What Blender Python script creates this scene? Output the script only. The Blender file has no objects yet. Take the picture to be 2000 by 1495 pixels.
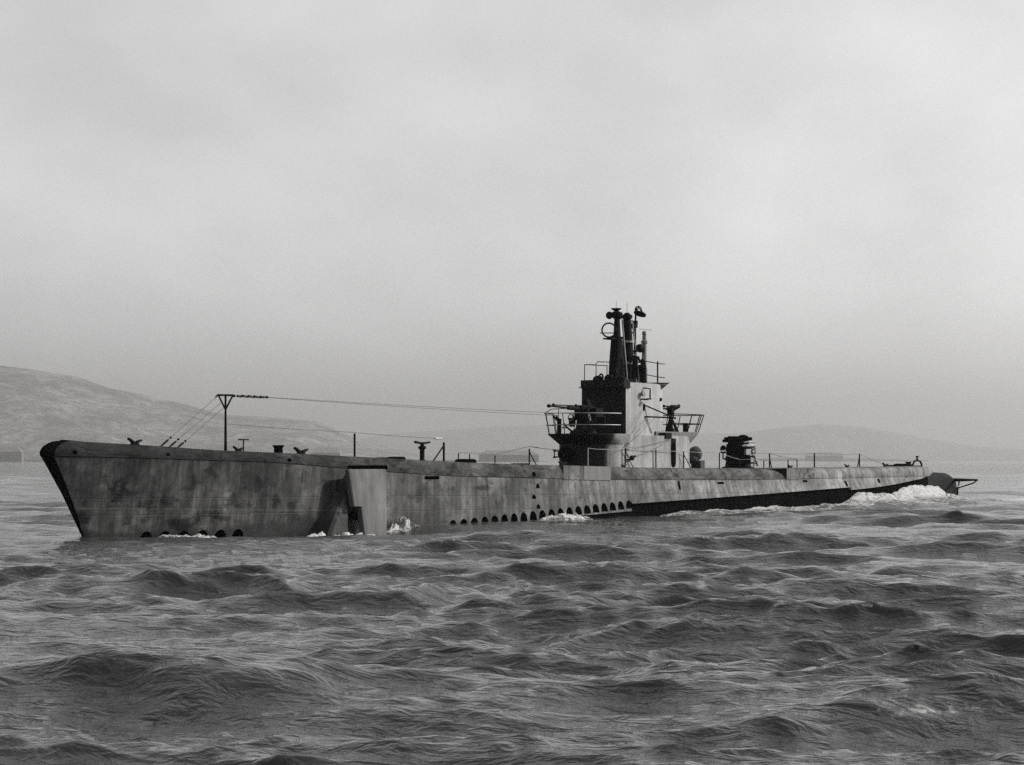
import bpy, bmesh, math, random
import numpy as np
from mathutils import Vector, Matrix, noise as mnoise

SC = bpy.context.scene
COL = SC.collection
R = math.radians
random.seed(7)
rng = np.random.default_rng(11)

# ------------------------------------------------------------------ camera
# World frame = ship frame: x runs aft from the bow, port is -y, z up from still water.
HEAD = 1.008625                      # angle of the hull to the picture plane
CC, SS = math.cos(HEAD), math.sin(HEAD)
CAM = Vector((-74.90, -69.29, 3.1))
cd = bpy.data.cameras.new('camera')
cam = bpy.data.objects.new('camera', cd); COL.objects.link(cam)
cam.location = CAM
cam.rotation_euler = (R(90), 0, -HEAD)
cd.sensor_width = 36.0
cd.lens = 87.7
cd.shift_y = 0.07625
cd.clip_start = 0.5
cd.clip_end = 40000
SC.camera = cam
def from_cam(lat, dist, z=0.0):
    "a point given by metres to the right of and away from the photographer"
    return Vector((CAM.x + lat*CC + dist*SS, CAM.y - lat*SS + dist*CC, z))

# ------------------------------------------------------------------ world, sun, exposure
SUN_EL = R(31); SUN_AZ = R(47)       # azimuth measured from the port beam towards the stern
sun_dir = Vector((math.sin(SUN_AZ)*math.cos(SUN_EL), -math.cos(SUN_AZ)*math.cos(SUN_EL), math.sin(SUN_EL)))
SUN_STRENGTH = 4.8
SKY_STRENGTH = 0.15
w = bpy.data.worlds.new('World'); SC.world = w; w.use_nodes = True
nt = w.node_tree; nt.nodes.clear()
N = nt.nodes.new; L = nt.links.new
sky = N('ShaderNodeTexSky'); sky.sky_type = 'NISHITA'; sky.sun_disc = False
sky.sun_elevation = SUN_EL; sky.sun_rotation = math.atan2(sun_dir.x, sun_dir.y)
sky.air_density = 1.0; sky.dust_density = 2.0; sky.ozone_density = 1.0; sky.altitude = 0
bw = N('ShaderNodeRGBToBW'); L(sky.outputs[0], bw.inputs[0])
# thin overcast that evens the sky out, with soft streaks of cloud
tc = N('ShaderNodeTexCoord')
mp = N('ShaderNodeMapping'); mp.inputs['Scale'].default_value = (4.5, 4.5, 8.0); L(tc.outputs['Generated'], mp.inputs[0])
nz = N('ShaderNodeTexNoise'); nz.inputs['Scale'].default_value = 1.6; nz.inputs['Detail'].default_value = 5; nz.inputs['Roughness'].default_value = .5
L(mp.outputs[0], nz.inputs['Vector'])
mr = N('ShaderNodeMapRange'); mr.inputs[1].default_value = .36; mr.inputs[2].default_value = .64; mr.inputs[3].default_value = 1.03; mr.inputs[4].default_value = 1.27
L(nz.outputs['Fac'], mr.inputs[0])
sx = N('ShaderNodeSeparateXYZ'); L(tc.outputs['Generated'], sx.inputs[0])
cie = N('ShaderNodeMath'); cie.operation = 'MULTIPLY_ADD'; cie.use_clamp = False; cie.inputs[1].default_value = 2.0; cie.inputs[2].default_value = 6.0   # overcast sky: darker at the horizon than overhead
zc = N('ShaderNodeMath'); zc.operation = 'MAXIMUM'; zc.inputs[1].default_value = 0.0; L(sx.outputs[2], zc.inputs[0]); L(zc.outputs[0], cie.inputs[0])
mixs = N('ShaderNodeMix'); mixs.data_type = 'FLOAT'; mixs.inputs[0].default_value = .2
L(cie.outputs[0], mixs.inputs[3])
L(bw.outputs[0], mixs.inputs[2])
mul = N('ShaderNodeMath'); mul.operation = 'MULTIPLY'; L(mixs.outputs[0], mul.inputs[0]); L(mr.outputs[0], mul.inputs[1])
bg = N('ShaderNodeBackground'); bg.inputs[1].default_value = SKY_STRENGTH; L(mul.outputs[0], bg.inputs[0])
wo = N('ShaderNodeOutputWorld'); L(bg.outputs[0], wo.inputs[0])

sd = bpy.data.lights.new('sun', 'SUN'); sd.energy = SUN_STRENGTH; sd.angle = R(0.9); sd.color = (1, .985, .96)
sun = bpy.data.objects.new('sun', sd); COL.objects.link(sun)
sun.rotation_euler = sun_dir.to_track_quat('Z', 'Y').to_euler()
sun.location = (40, -60, 60)

SC.view_settings.view_transform = 'Standard'; SC.view_settings.look = 'None'
SC.view_settings.exposure = 0.1; SC.view_settings.gamma = 1.0
SC.view_settings.use_curve_mapping = False
SC.render.engine = 'CYCLES'
SC.cycles.use_denoising = False
SC.cycles.max_bounces = 6; SC.cycles.volume_bounces = 2
SC.cycles.caustics_reflective = False; SC.cycles.caustics_refractive = False
SC.cycles.sample_clamp_indirect = 4.0

# ------------------------------------------------------------------ materials
class NT:
    def __init__(s, name):
        s.m = bpy.data.materials.new(name); s.m.use_nodes = True
        s.t = s.m.node_tree; s.t.nodes.clear()
        s.out = s.t.nodes.new('ShaderNodeOutputMaterial')
        s.tc = s.t.nodes.new('ShaderNodeTexCoord')
    def n(s, kind): return s.t.nodes.new(kind)
    def l(s, a, b): s.t.links.new(a, b)
    def _in(s, sock, v):
        if hasattr(v, 'links'): s.l(v, sock)
        else: sock.default_value = v
    def math(s, op, a, b=0.0, c=None, clamp=False):
        n = s.n('ShaderNodeMath'); n.operation = op; n.use_clamp = clamp
        s._in(n.inputs[0], a); s._in(n.inputs[1], b)
        if c is not None: s._in(n.inputs[2], c)
        return n.outputs[0]
    def noise(s, scale=(1, 1, 1), sc=1.0, detail=4, rough=.55, off=(0, 0, 0), dist=0.0):
        m = s.n('ShaderNodeMapping'); m.inputs['Scale'].default_value = scale; m.inputs['Location'].default_value = off
        s.l(s.tc.outputs['Object'], m.inputs[0])
        n = s.n('ShaderNodeTexNoise'); n.inputs['Scale'].default_value = sc; n.inputs['Detail'].default_value = detail
        n.inputs['Roughness'].default_value = rough; n.inputs['Distortion'].default_value = dist
        s.l(m.outputs[0], n.inputs['Vector']); return n.outputs['Fac']
    def rng(s, v, a, b, c, d, smooth=False):
        n = s.n('ShaderNodeMapRange'); n.clamp = True
        if smooth: n.interpolation_type = 'SMOOTHSTEP'
        s._in(n.inputs[0], v)
        for i, q in enumerate((a, b, c, d)): s._in(n.inputs[i+1], q)
        return n.outputs[0]
    def mix(s, f, a, b):
        n = s.n('ShaderNodeMix'); n.data_type = 'FLOAT'
        s._in(n.inputs[0], f); s._in(n.inputs[2], a); s._in(n.inputs[3], b); return n.outputs[0]
    def sep(s):
        n = s.n('ShaderNodeSeparateXYZ'); s.l(s.tc.outputs['Object'], n.inputs[0]); return n.outputs
    def bump(s, h, strength=.3, dist=.02, normal=None):
        n = s.n('ShaderNodeBump'); n.inputs['Strength'].default_value = strength; n.inputs['Distance'].default_value = dist
        s.l(h, n.inputs['Height'])
        if normal is not None: s.l(normal, n.inputs['Normal'])
        return n.outputs[0]
    def grey(s, v):
        n = s.n('ShaderNodeCombineColor')
        for i, k in enumerate((1.0, .992, .985)):
            q = s.math('MULTIPLY', v, k); s.l(q, n.inputs[i])
        return n.outputs[0]
    def principled(s, col, rough=.6, normal=None, metal=0.0, spec=.5, ior=1.5):
        p = s.n('ShaderNodeBsdfPrincipled')
        s._in(p.inputs['Roughness'], rough); p.inputs['Metallic'].default_value = metal
        p.inputs['Specular IOR Level'].default_value = spec; p.inputs['IOR'].default_value = ior
        if hasattr(col, 'links'): s.l(s.grey(col), p.inputs['Base Color'])
        else: p.inputs['Base Color'].default_value = (col, col*.992, col*.985, 1)
        if normal is not None: s.l(normal, p.inputs['Normal'])
        return p.outputs[0]
    def done(s, sh): s.l(sh, s.out.inputs['Surface']); return s.m

def paint(name, base, vary=.35, streak=.25, rough=.62, stain=0.0, fine=14):
    spec = (0.0 if base < .0035 else .06) if base < .02 else .35; rough = .75 if base < .02 else rough
    m = NT(name)
    blotch = m.noise((1, 1, 1), .45, 5, .6)
    strk = m.noise((2.6, 2.6, .22), 1.0, 5, .62, (3, 1, 0))
    fn = m.noise((1, 1, 1), fine, 4, .65)
    v = m.math('MULTIPLY', m.rng(blotch, .36, .64, 1-vary, 1+vary), base)
    v = m.math('MULTIPLY', v, m.rng(strk, .36, .64, 1-streak, 1+streak))
    v = m.math('MULTIPLY', v, m.rng(fn, .25, .75, .86, 1.14))
    if stain:
        st = m.noise((1.2, 1.2, .5), 1.1, 6, .7, (9, 4, 2), .6)
        v = m.math('MULTIPLY', v, m.rng(st, .56, .72, 1.0, 1-stain))
    nb = m.bump(m.math('ADD', m.math('MULTIPLY', fn, .4), blotch), .25, .02)
    return m.done(m.principled(v, rough, nb, 0, spec))

def hull_paint():
    m = NT('weathered hull paint')
    x, y, z = m.sep()[:3]
    blotch = m.noise((1, 1, 1.2), .33, 6, .62)
    strk = m.noise((2.2, 2.2, .16), 1.0, 6, .66, (3, 1, 0), .3)
    strk2 = m.noise((6.5, 6.5, .3), 1.0, 4, .6, (13, 1, 0))
    fn = m.noise((1, 1, 1), 16, 4, .65)
    # darker paint at the bow, lighter paint aft
    along = m.rng(x, 3, 58, .042, .096)
    v = m.math('MULTIPLY', along, m.rng(blotch, .38, .62, .5, 1.5))
    v = m.math('MULTIPLY', v, m.rng(strk, .38, .63, .58, 1.45))
    bl2 = m.noise((1, 1, 1.3), 1.0, 8, .7, (31, 7, 3), .8)
    v = m.math('MULTIPLY', v, m.rng(bl2, .36, .64, .68, 1.34))
    v = m.math('MULTIPLY', v, m.rng(strk2, .38, .62, .82, 1.2))
    v = m.math('MULTIPLY', v, m.rng(fn, .25, .75, .86, 1.14))
    # rust and fender smears
    st = m.noise((1.0, 1.0, 1.5), .95, 5, .72, (21, 4, 7), .5)
    v = m.math('MULTIPLY', v, m.rng(st, .55, .64, 1.0, .4))
    # individual fender marks and rust patches on the port bow and side
    for bx_, bz_, rx_, rz_, k_ in ((3.3, 1.95, .35, .5, .8), (3.9, 1.75, .8, .16, .6), (4.9, 1.25, .45, .22, .6), (5.9, 1.4, .22, .3, .6), (8.7, .85, .5, .35, .75), (9.4, .6, .9, .12, .6), (10.4, 1.95, .35, .28, .75), (11.2, 2.0, .3, .45, .7), (6.9, .4, 1.3, .3, .7), (1.9, .75, .5, .3, .6), (12.4, 1.15, .2, .5, .6), (13.6, .7, .4, .5, .5), (25.4, 1.72, .4, .14, .6), (28.1, 1.75, .9, .1, .65), (29.9, 1.5, .35, .6, .4), (39.1, 1.2, .18, .3, .6), (22.6, 1.5, .3, .5, .4), (44.1, 1.15, .2, .2, .6), (45.2, 1.15, .15, .25, .6), (48.2, 2.0, .4, .2, .4)):
        ex = m.math('DIVIDE', m.math('SUBTRACT', x, bx_), rx_); ez = m.math('DIVIDE', m.math('SUBTRACT', z, bz_), rz_)
        d2 = m.math('ADD', m.math('MULTIPLY', ex, ex), m.math('MULTIPLY', ez, ez))
        d2 = m.math('ADD', d2, m.rng(st, .35, .65, 1.3, -.9))
        v = m.math('MULTIPLY', v, m.rng(d2, .2, 1.4, 1-k_, 1.0, True))
    # light scuffs
    sc = m.noise((1.0, 1.0, .7), 2.3, 6, .75, (2, 14, 5))
    v = m.math('ADD', v, m.rng(sc, .66, .74, 0, .06))
    # welded seams: verticals every 4.6 m, two horizontal laps
    fx = m.math('FRACT', m.math('ADD', m.math('DIVIDE', x, 4.6), .31))
    dv = m.math('ABSOLUTE', m.math('SUBTRACT', fx, .5))
    seam = m.rng(dv, 0, .0055, 1, 0)
    for zz in (1.55, .86):
        dz = m.math('ABSOLUTE', m.math('SUBTRACT', m.math('ADD', z, m.math('MULTIPLY', x, .006)), zz))
        seam = m.math('MAXIMUM', seam, m.rng(dz, 0, .022, 1, 0))
    seamn = m.math('MULTIPLY', seam, m.rng(blotch, .35, .65, .2, 1))
    v = m.math('MULTIPLY', v, m.mix(seamn, 1.0, .45))
    # painted draught line along the bow
    zl = m.math('ADD', z, m.math('MULTIPLY', x, .021))
    dl = m.math('ABSOLUTE', m.math('SUBTRACT', zl, 1.19))
    line = m.math('MULTIPLY', m.rng(dl, .006, .016, 1, 0), m.rng(x, 20.5, 21.5, 1, 0))
    line = m.math('MULTIPLY', line, m.rng(m.noise((1, 1, 1), 3.5, 3), .35, .55, .15, 1))
    v = m.mix(m.math('MULTIPLY', line, .4), v, .22)
    # wetted plating and, low on the bow, its shadow painted in with a ragged edge
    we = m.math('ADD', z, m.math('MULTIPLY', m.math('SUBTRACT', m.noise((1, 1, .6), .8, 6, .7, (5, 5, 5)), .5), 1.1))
    lim = m.math('ADD', m.rng(x, 9, 13.5, .02, .42, True), m.rng(x, 16, 23, 0, -.42, True))  # edge lifted where the foot of the bow lies in shadow
    wet_shade = m.rng(m.math('SUBTRACT', we, lim), -.05, .28, 1, 0, True)
    v = m.mix(m.math('MULTIPLY', wet_shade, .85), v, .022)
    rough = m.mix(wet_shade, .62, .32)
    h = m.math('ADD', m.math('MULTIPLY', fn, .25), m.math('MULTIPLY', strk, .6))
    h = m.math('SUBTRACT', h, m.math('MULTIPLY', seam, .8))
    h = m.math('ADD', h, m.math('MULTIPLY', m.noise((1, 1, 1), .9, 2, .5, (1, 8, 2)), 3.0))
    return m.done(m.principled(v, rough, m.bump(h, .5, .03), 0, .12))

M = {}
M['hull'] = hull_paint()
def shoulder_paint():
    m = NT('scuffed shoulder paint'); x, y, z = m.sep()[:3]
    a = m.noise((.7, .7, 1.6), 1.5, 7, .72, (3, 0, 0), 1.2); b = m.noise((1, 1, 1), .35, 4, .6); c = m.noise((1, 1, 1), 11, 4, .7)
    v = m.rng(x, 3, 60, .014, .055)
    v = m.math('MULTIPLY', v, m.rng(a, .36, .64, .3, 2.0)); v = m.math('MULTIPLY', v, m.rng(b, .38, .62, .55, 1.45)); v = m.math('MULTIPLY', v, m.rng(c, .3, .7, .8, 1.2))
    return m.done(m.principled(v, .7, m.bump(m.math('ADD', a, m.math('MULTIPLY', c, .3)), .7, .06), 0, .05))
M['shoulder'] = shoulder_paint()
M['light'] = paint('light haze grey paint', .225, .2, .2, .65, .25)
M['plane'] = paint('bow plane paint', .072, .3, .4, .7, .5)
M['dark'] = paint('dark fittings and front shade paint', .012, .25, .2, .5)  # fittings, and the bridge front where the dark colour deepens its shade
M['black'] = paint('black paint', .003, .3, .2, .5)
M['bottom'] = paint('black bottom paint', .0025, .3, .3, .35)
M['casing'] = paint('dark stern paint', .005, .4, .4, .5, .4)
M['gun'] = paint('gun metal', .004, .3, .2, .42)
M['steel'] = paint('worn grey steel and gun highlight paint', .2, .25, .2, .45)
M['plate'] = paint('fresh grey paint', .10, .15, .15)
M['wire'] = paint('wire rope', .06, .2, .1, .6)
M['insulator'] = paint('pale insulator', .25, .1, .1, .4)
M['void'] = NT('dark flooded space'); M['void'] = M['void'].done(M['void'].principled(.003, .9, None, 0, 0.0))  # black walls put the shade inside holes and openings into the colour
M['cloth'] = paint('dark wool cloth', .006, .25, .1, .9)
M['skin'] = paint('skin', .10, .1, .05, .6)
M['canvas'] = paint('dark canvas', .03, .3, .2, .9)
M['lens'] = NT('lamp lens'); M['lens'] = M['lens'].done(M['lens'].principled(.16, .3))

# fairwater: light grey sides, the shade of the front deepened in the paint
def fairwater_mat():
    m = NT('fairwater paint light sides and shaded front')
    x, y, z = m.sep()[:3]
    strk = m.noise((2.2, 2.2, .25), 1.0, 5, .62)
    fn = m.noise((1, 1, 1), 14, 4, .65)
    lim = m.math('ADD', x, m.math('MULTIPLY', m.math('SUBTRACT', m.noise((1, 1, .6), 1.5, 4, .6), .5), .5))
    port = m.rng(y, -1.75, -.9, 0, .55)
    f = m.rng(lim, 42.2, 42.6, 0, 1, True)
    v = m.mix(f, .011, .225)
    v = m.math('MULTIPLY', v, m.rng(strk, .38, .62, .8, 1.15)); v = m.math('MULTIPLY', v, m.rng(m.noise((1, 1, 1), 1.1, 6, .65, (4, 4, 4)), .36, .6, .75, 1.1))
    v = m.math('MULTIPLY', v, m.rng(fn, .25, .75, .9, 1.1))
    return m.done(m.principled(v, .7, m.bump(fn, .25, .015), 0, .15))
M['fairwater'] = fairwater_mat()

def water_mat():
    m = NT('sea water')
    at = m.n('ShaderNodeAttribute'); at.attribute_name = 'foam'
    d1 = m.noise((1, 1, 1), 1.9, 5, .55, (0, 0, 0), .6)
    d2 = m.noise((1, 1, 1), 7.5, 4, .6, (4, 0, 0), .3)
    # wind ripples drawn out along the crests
    rt = m.n('ShaderNodeVectorRotate'); rt.rotation_type = 'Z_AXIS'; rt.inputs['Angle'].default_value = -(math.atan2(-CC, -SS)+R(-16))
    m.l(m.tc.outputs['Object'], rt.inputs['Vector'])
    def ripple(sx, sy, det, off):
        mp_ = m.n('ShaderNodeMapping'); mp_.inputs['Scale'].default_value = (sx, sy, 1); mp_.inputs['Location'].default_value = off
        m.l(rt.outputs[0], mp_.inputs[0]); nn = m.n('ShaderNodeTexNoise'); nn.inputs['Scale'].default_value = 1.0; nn.inputs['Detail'].default_value = det; nn.inputs['Roughness'].default_value = .55; nn.inputs['Distortion'].default_value = .5
        m.l(mp_.outputs[0], nn.inputs['Vector']); return nn.outputs['Fac']
    r1 = m.rng(ripple(2.3, 1.1, 4, (0, 0, 0)), .2, .8, 0, 1); r2 = ripple(6.0, 3.4, 3, (5, 3, 0))
    sharp = m.math('SUBTRACT', 1.0, m.math('ABSOLUTE', m.math('MULTIPLY_ADD', r1, 2.0, -1.0)))     # ridged: pointed little crests
    n0 = m.bump(m.math('ADD', m.math('MULTIPLY', sharp, .6), m.math('MULTIPLY', r2, .25)), .5, .16)
    n1 = m.bump(d1, .3, .15, n0)
    n2 = m.bump(d2, .35, .04, n1)
    wsh = m.principled(.022, .04, n2, 0, .5, 1.333)
    br = m.noise((1, 1, 1), 2.6, 7, .72, (7, 3, 1), .5)
    fo = m.rng(m.math('ADD', m.math('MULTIPLY', at.outputs['Fac'], .75), m.math('MULTIPLY', m.math('SUBTRACT', br, .5), 1.1)), .36, .62, 0, 1, True)
    fs = m.principled(.42, .9, m.bump(br, .6, .08))
    mx = m.n('ShaderNodeMixShader'); m.l(fo, mx.inputs[0]); m.l(wsh, mx.inputs[1]); m.l(fs, mx.inputs[2])
    return m.done(mx.outputs[0])
M['water'] = water_mat()

# ------------------------------------------------------------------ mesh builder
def W(t, p, z): return (t, -p, z)
def frame(d):
    d = Vector(d).normalized()
    u = Vector((0, 0, 1)) if abs(d.z) < .9 else Vector((1, 0, 0))
    a = d.cross(u).normalized(); b = a.cross(d).normalized()
    return d, a, b
class MB:
    "collects shapes in ship coordinates (t aft, p to port, z up) and links them as one mesh"
    def __init__(s): s.v = []; s.f = []
    def add(s, vs, fs):
        o = len(s.v); s.v += [tuple(v) for v in vs]; s.f += [tuple(i+o for i in f) for f in fs]; return s
    def box(s, t0, t1, p0, p1, z0, z1):
        vs = [(t, p, z) for z in (z0, z1) for p in (p0, p1) for t in (t0, t1)]
        return s.add(vs, [(0, 1, 3, 2), (4, 6, 7, 5), (0, 4, 5, 1), (2, 3, 7, 6), (0, 2, 6, 4), (1, 5, 7, 3)])
    def cyl(s, a, b, ra, rb=None, n=12):
        rb = ra if rb is None else rb
        a = Vector(a); b = Vector(b); d, u, v = frame(b-a); vs = []
        for c, r in ((a, ra), (b, rb)):
            for i in range(n):
                q = 2*math.pi*i/n; vs.append(c + u*r*math.cos(q) + v*r*math.sin(q))
        fs = [(i, (i+1) % n, n+(i+1) % n, n+i) for i in range(n)] + [tuple(range(n-1, -1, -1)), tuple(range(n, 2*n))]
        return s.add(vs, fs)
    def tube(s, pts, r, n=6):
        pts = [Vector(q) for q in pts]
        rings = []; u = None
        for i, c in enumerate(pts):
            d = (pts[min(i+1, len(pts)-1)] - pts[max(i-1, 0)]).normalized()
            if u is None: _, u, _v = frame(d)
            u = (u - d*u.dot(d)).normalized(); v = d.cross(u)
            rr = r[i] if isinstance(r, (list, tuple)) else r
            rings.append([c + u*rr*math.cos(2*math.pi*k/n) + v*rr*math.sin(2*math.pi*k/n) for k in range(n)])
        return s.loft(rings)
    def loft(s, rings, closed=True, caps=True):
        n = len(rings[0]); vs = [q for r in rings for q in r]; fs = []
        for i in range(len(rings)-1):
            for k in range(n if closed else n-1):
                k2 = (k+1) % n
                fs.append((i*n+k, i*n+k2, (i+1)*n+k2, (i+1)*n+k))
        if caps: fs += [tuple(range(n-1, -1, -1)), tuple((len(rings)-1)*n+k for k in range(n))]
        return s.add(vs, fs)
    def ball(s, c, rx, ry=None, rz=None, nu=14, nv=8):
        ry = rx if ry is None else ry; rz = rx if rz is None else rz
        vs = [(c[0], c[1], c[2]-rz)]; fs = []
        for j in range(1, nv):
            a = math.pi*j/nv
            for i in range(nu):
                q = 2*math.pi*i/nu
                vs.append((c[0]+rx*math.sin(a)*math.cos(q), c[1]+ry*math.sin(a)*math.sin(q), c[2]-rz*math.cos(a)))
        vs.append((c[0], c[1], c[2]+rz)); top = len(vs)-1
        for i in range(nu):
            fs.append((0, 1+(i+1) % nu, 1+i)); b = 1+(nv-2)*nu; fs.append((top, b+i, b+(i+1) % nu))
            for j in range(nv-2):
                fs.append((1+j*nu+i, 1+j*nu+(i+1) % nu, 1+(j+1)*nu+(i+1) % nu, 1+(j+1)*nu+i))
        return s.add(vs, fs)
    def lathe(s, c, prof, n=18, axis=(0, 0, 1)):
        d, u, v = frame(axis); c = Vector(c)
        rings = [[c + d*h + u*r*math.cos(2*math.pi*k/n) + v*r*math.sin(2*math.pi*k/n) for k in range(n)] for r, h in prof]
        return s.loft(rings)
    def torus(s, c, axis, Rr, r, n=24, m=8):
        d, u, v = frame(axis); c = Vector(c); vs = []; fs = []
        for i in range(n):
            a = 2*math.pi*i/n; e = u*math.cos(a)+v*math.sin(a)
            for k in range(m):
                b = 2*math.pi*k/m; vs.append(c + e*(Rr+r*math.cos(b)) + d*r*math.sin(b))
        for i in range(n):
            for k in range(m):
                fs.append((i*m+k, i*m+(k+1) % m, ((i+1) % n)*m+(k+1) % m, ((i+1) % n)*m+k))
        return s.add(vs, fs)
    def prism(s, poly, z0, z1, poly2=None):
        poly2 = poly2 or poly
        return s.loft([[(t, p, z0) for t, p in poly], [(t, p, z1) for t, p in poly2]])
    def mesh(s, name, mats, smooth=35):
        me = bpy.data.meshes.new(name)
        me.from_pydata([W(*v) for v in s.v], [], s.f)
        bm = bmesh.new(); bm.from_mesh(me)
        bmesh.ops.remove_doubles(bm, verts=bm.verts, dist=1e-5)
        bmesh.ops.recalc_face_normals(bm, faces=bm.faces)
        bm.to_mesh(me); bm.free()
        for q in (mats if isinstance(mats, (list, tuple)) else [mats]): me.materials.append(M[q])
        if smooth:
            me.polygons.foreach_set('use_smooth', [True]*len(me.polygons))
            me.set_sharp_from_angle(angle=R(smooth))
        return me
    def build(s, name, mat, parent=None, smooth=35, label=None):
        o = bpy.data.objects.new(name, s.mesh(name, mat, smooth)); COL.objects.link(o)
        if parent is not None: o.parent = parent
        if label: o['label'] = label
        return o
def tag(o, label=None, cat=None, group=None, kind=None):
    for k, v in (('label', label), ('category', cat), ('group', group), ('kind', kind)):
        if v: o[k] = v
    return o
def interp(x, tab):
    return float(np.interp(x, [a for a, _ in tab], [b for _, b in tab]))
def arc(n, a0, a1): return [a0+(a1-a0)*i/(n-1) for i in range(n)]

# ------------------------------------------------------------------ the submarine
sub = bpy.data.objects.new('submarine', None); COL.objects.link(sub)
tag(sub, 'long grey submarine under way on the surface, with a tall conning tower and deck guns', 'submarine')

STEM = [(-1.5, 3.1), (0.08, 2.03), (1.19, 1.30), (2.23, .54), (2.8, .08), (3.1, -.21), (3.3, -.34), (3.47, -.36), (3.62, -.24), (3.72, -.09), (3.82, .16), (3.88, .42), (3.91, .80)]
ZD = [(0, 3.90), (1.5, 3.83), (5.5, 3.70), (9, 3.53), (13.3, 3.42), (20, 3.22), (25.6, 3.04), (31.4, 2.91), (36, 2.83), (41.5, 2.74), (48, 2.67), (57, 2.60), (65, 2.61), (75, 2.62), (87, 2.68), (89.5, 2.62), (91, 2.4)]
ZK = [(0, 3.30), (3, 3.25), (12.4, 3.02), (20, 2.60), (25, 2.38), (33, 2.22), (41, 2.09), (56, 1.98), (71, 2.0), (85, 2.05), (91, 2.0)]
BD = [(0, .02), (.12, .16), (.4, .29), (1.0, .46), (2.2, .78), (5, 1.25), (9, 1.72), (14, 2.10), (20, 2.35), (28, 2.45), (58, 2.45), (66, 2.28), (72, 2.02), (80, 1.58), (85, 1.2), (88, .82), (90, .42), (91, .08)]
BO = [(0, .01), (.4, .05), (2, .12), (8, .2), (20, .28), (60, .32), (80, .32), (88, .2), (91, .05)]
BB = [(0, .02), (.15, .10), (.5, .16), (1.5, .30), (3, .50), (6, .90), (10, 1.40), (15, 1.98), (20, 2.46), (28, 2.85), (40, 2.97), (60, 2.95), (72, 2.62), (80, 2.05), (86, 1.4), (89, .75), (91, .08)]
ZB = [(0, -1.3), (22, -1.1), (25, -.35), (33, .10), (42.5, .38), (42.6, .77), (52.5, .98), (71.5, 1.40), (71.6, 1.22), (76, 1.34), (80, 1.52), (86, 1.86), (91, 2.25)]
def stemx(z): return interp(z, STEM)
def zdeck(t): return interp(t, ZD)
def half(t, z):
    "half-breadth of the plated side at station t and height z"
    zk, zb = interp(t, ZK), interp(t, ZB); bk = interp(t, BD)+interp(t, BO)-.03; bb = interp(t, BB)
    zb_ref = -1.3 if t < 22 else zb
    f = min(max((z-zb)/(zk-zb), 0), 1)
    return bb+(bk-bb)*f
def ring(s, part='all'):
    zd, zk, zb = interp(s, ZD), interp(s, ZK), interp(s, ZB)
    bd = interp(s, BD); bk = bd+interp(s, BO); bb = interp(s, BB)
    side = [(0, zd+.05), (bd*.5, zd+.04), (bd*.9, zd+.012)]
    for a in arc(8, 0, math.pi/2):
        side.append((bd+(bk-bd)*math.sin(a), zk+(zd-zk)*math.cos(a)))
    k = min(.035, bk*.3)
    side.append((bk-k, zk-.02))
    for i in range(1, 13):
        f = i/12
        side.append(((bk-k)+(bb-bk+k)*f, (zk-.04)+(zb-zk+.04)*f))
    side.append((max(bb-.06, bb*.5), zb))
    side.append((0, zb))
    return side
def ring3(s):
    side = ring(s); out = []
    for i, (b, z) in enumerate(side):
        k = 1+(.12+1.0*min(max(z/3.6, 0), 1)-1)*max(0, 1-max(0, s-.4)/2.5)
        se = s*k; b = ring(se)[i][0] if k != 1 else b
        fade = max(0, 1-se/14.0)
        out.append((se+stemx(z)*fade*fade*(3-2*fade), b, z))
    return out + [(x, -b, z) for x, b, z in out[-2:0:-1]]
st_bow = [0, .04, .12, .25, .4]
st = [.4, .7, 1, 1.5, 2.2, 3, 4] + list(np.arange(5, 42.5, .75)) + [42.5, 42.52, 42.6, 42.7] + list(np.arange(43.3, 71.4, 1.0)) + [71.5, 71.52, 71.6, 71.7] + list(np.arange(72.5, 91.01, .75))
rings = [ring3(s) for s in st]
mbh = MB(); mbh.loft(rings)
# cutters for the flood holes, vents and chocks: real pockets cut into the plating
cut = MB()
def arch(t, ztop, w_, h_, deep=1.0):
    p0 = half(t, ztop-h_*.5); n = 8
    prof = [(t-w_/2, ztop-h_), (t+w_/2, ztop-h_)] + [(t+w_/2*math.cos(a), ztop-w_*.55+w_*.55*math.sin(a)) for a in arc(n, 0, math.pi)]
    cut.loft([[(x, p0-deep, z) for x, z in prof], [(x, p0+.5, z) for x, z in prof]])
for t in (5.25, 6.25, 7.26, 8.3, 9.32, 10.34): arch(t, .14, .70, .62, .8)
for i in range(20):
    t = 25.44+i*.887; arch(t, .24+.73*i/19, .66, .46 if i > 4 else .6)
def slot(t0, t1, z0, z1, deep=.5, round_=.04):
    p0 = half((t0+t1)/2, (z0+z1)/2); r = round_
    prof = []
    for cx, cz, a0 in ((t1-r, z1-r, 0), (t0+r, z1-r, 90), (t0+r, z0+r, 180), (t1-r, z0+r, 270)):
        prof += [(cx+r*math.cos(R(a0+q)), cz+r*math.sin(R(a0+q))) for q in (0, 45, 90)]
    cut.loft([[(x, p0-deep, z) for x, z in prof], [(x, p0+.5, z) for x, z in prof]])
slot(23.1, 24.35, 2.20, 2.36); slot(52.85, 53.7, 1.74, 1.87); slot(64.45, 65.15, 1.76, 1.90); slot(48.1, 48.36, 1.48, 1.95)
slot(76.9, 77.3, 1.62, 1.9, .3); slot(82.6, 82.9, 1.95, 2.05, .25); slot(70.9, 71.25, 1.45, 1.80, .3)
for t, z in ((32.84, 2.54), (33.2, 1.93), (32.74, 1.39), (33.1, .89)): arch(t, z, .36, .24, .5)
slot(17.1, 20.1, 2.68, 2.88, .7, .1)
slot(.86, 1.08, 3.36, 3.5, .2, .05); slot(12.95, 13.2, 3.04, 3.2, .4, .06); slot(5.6, 5.8, 3.3, 3.42, .25, .05)
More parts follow.
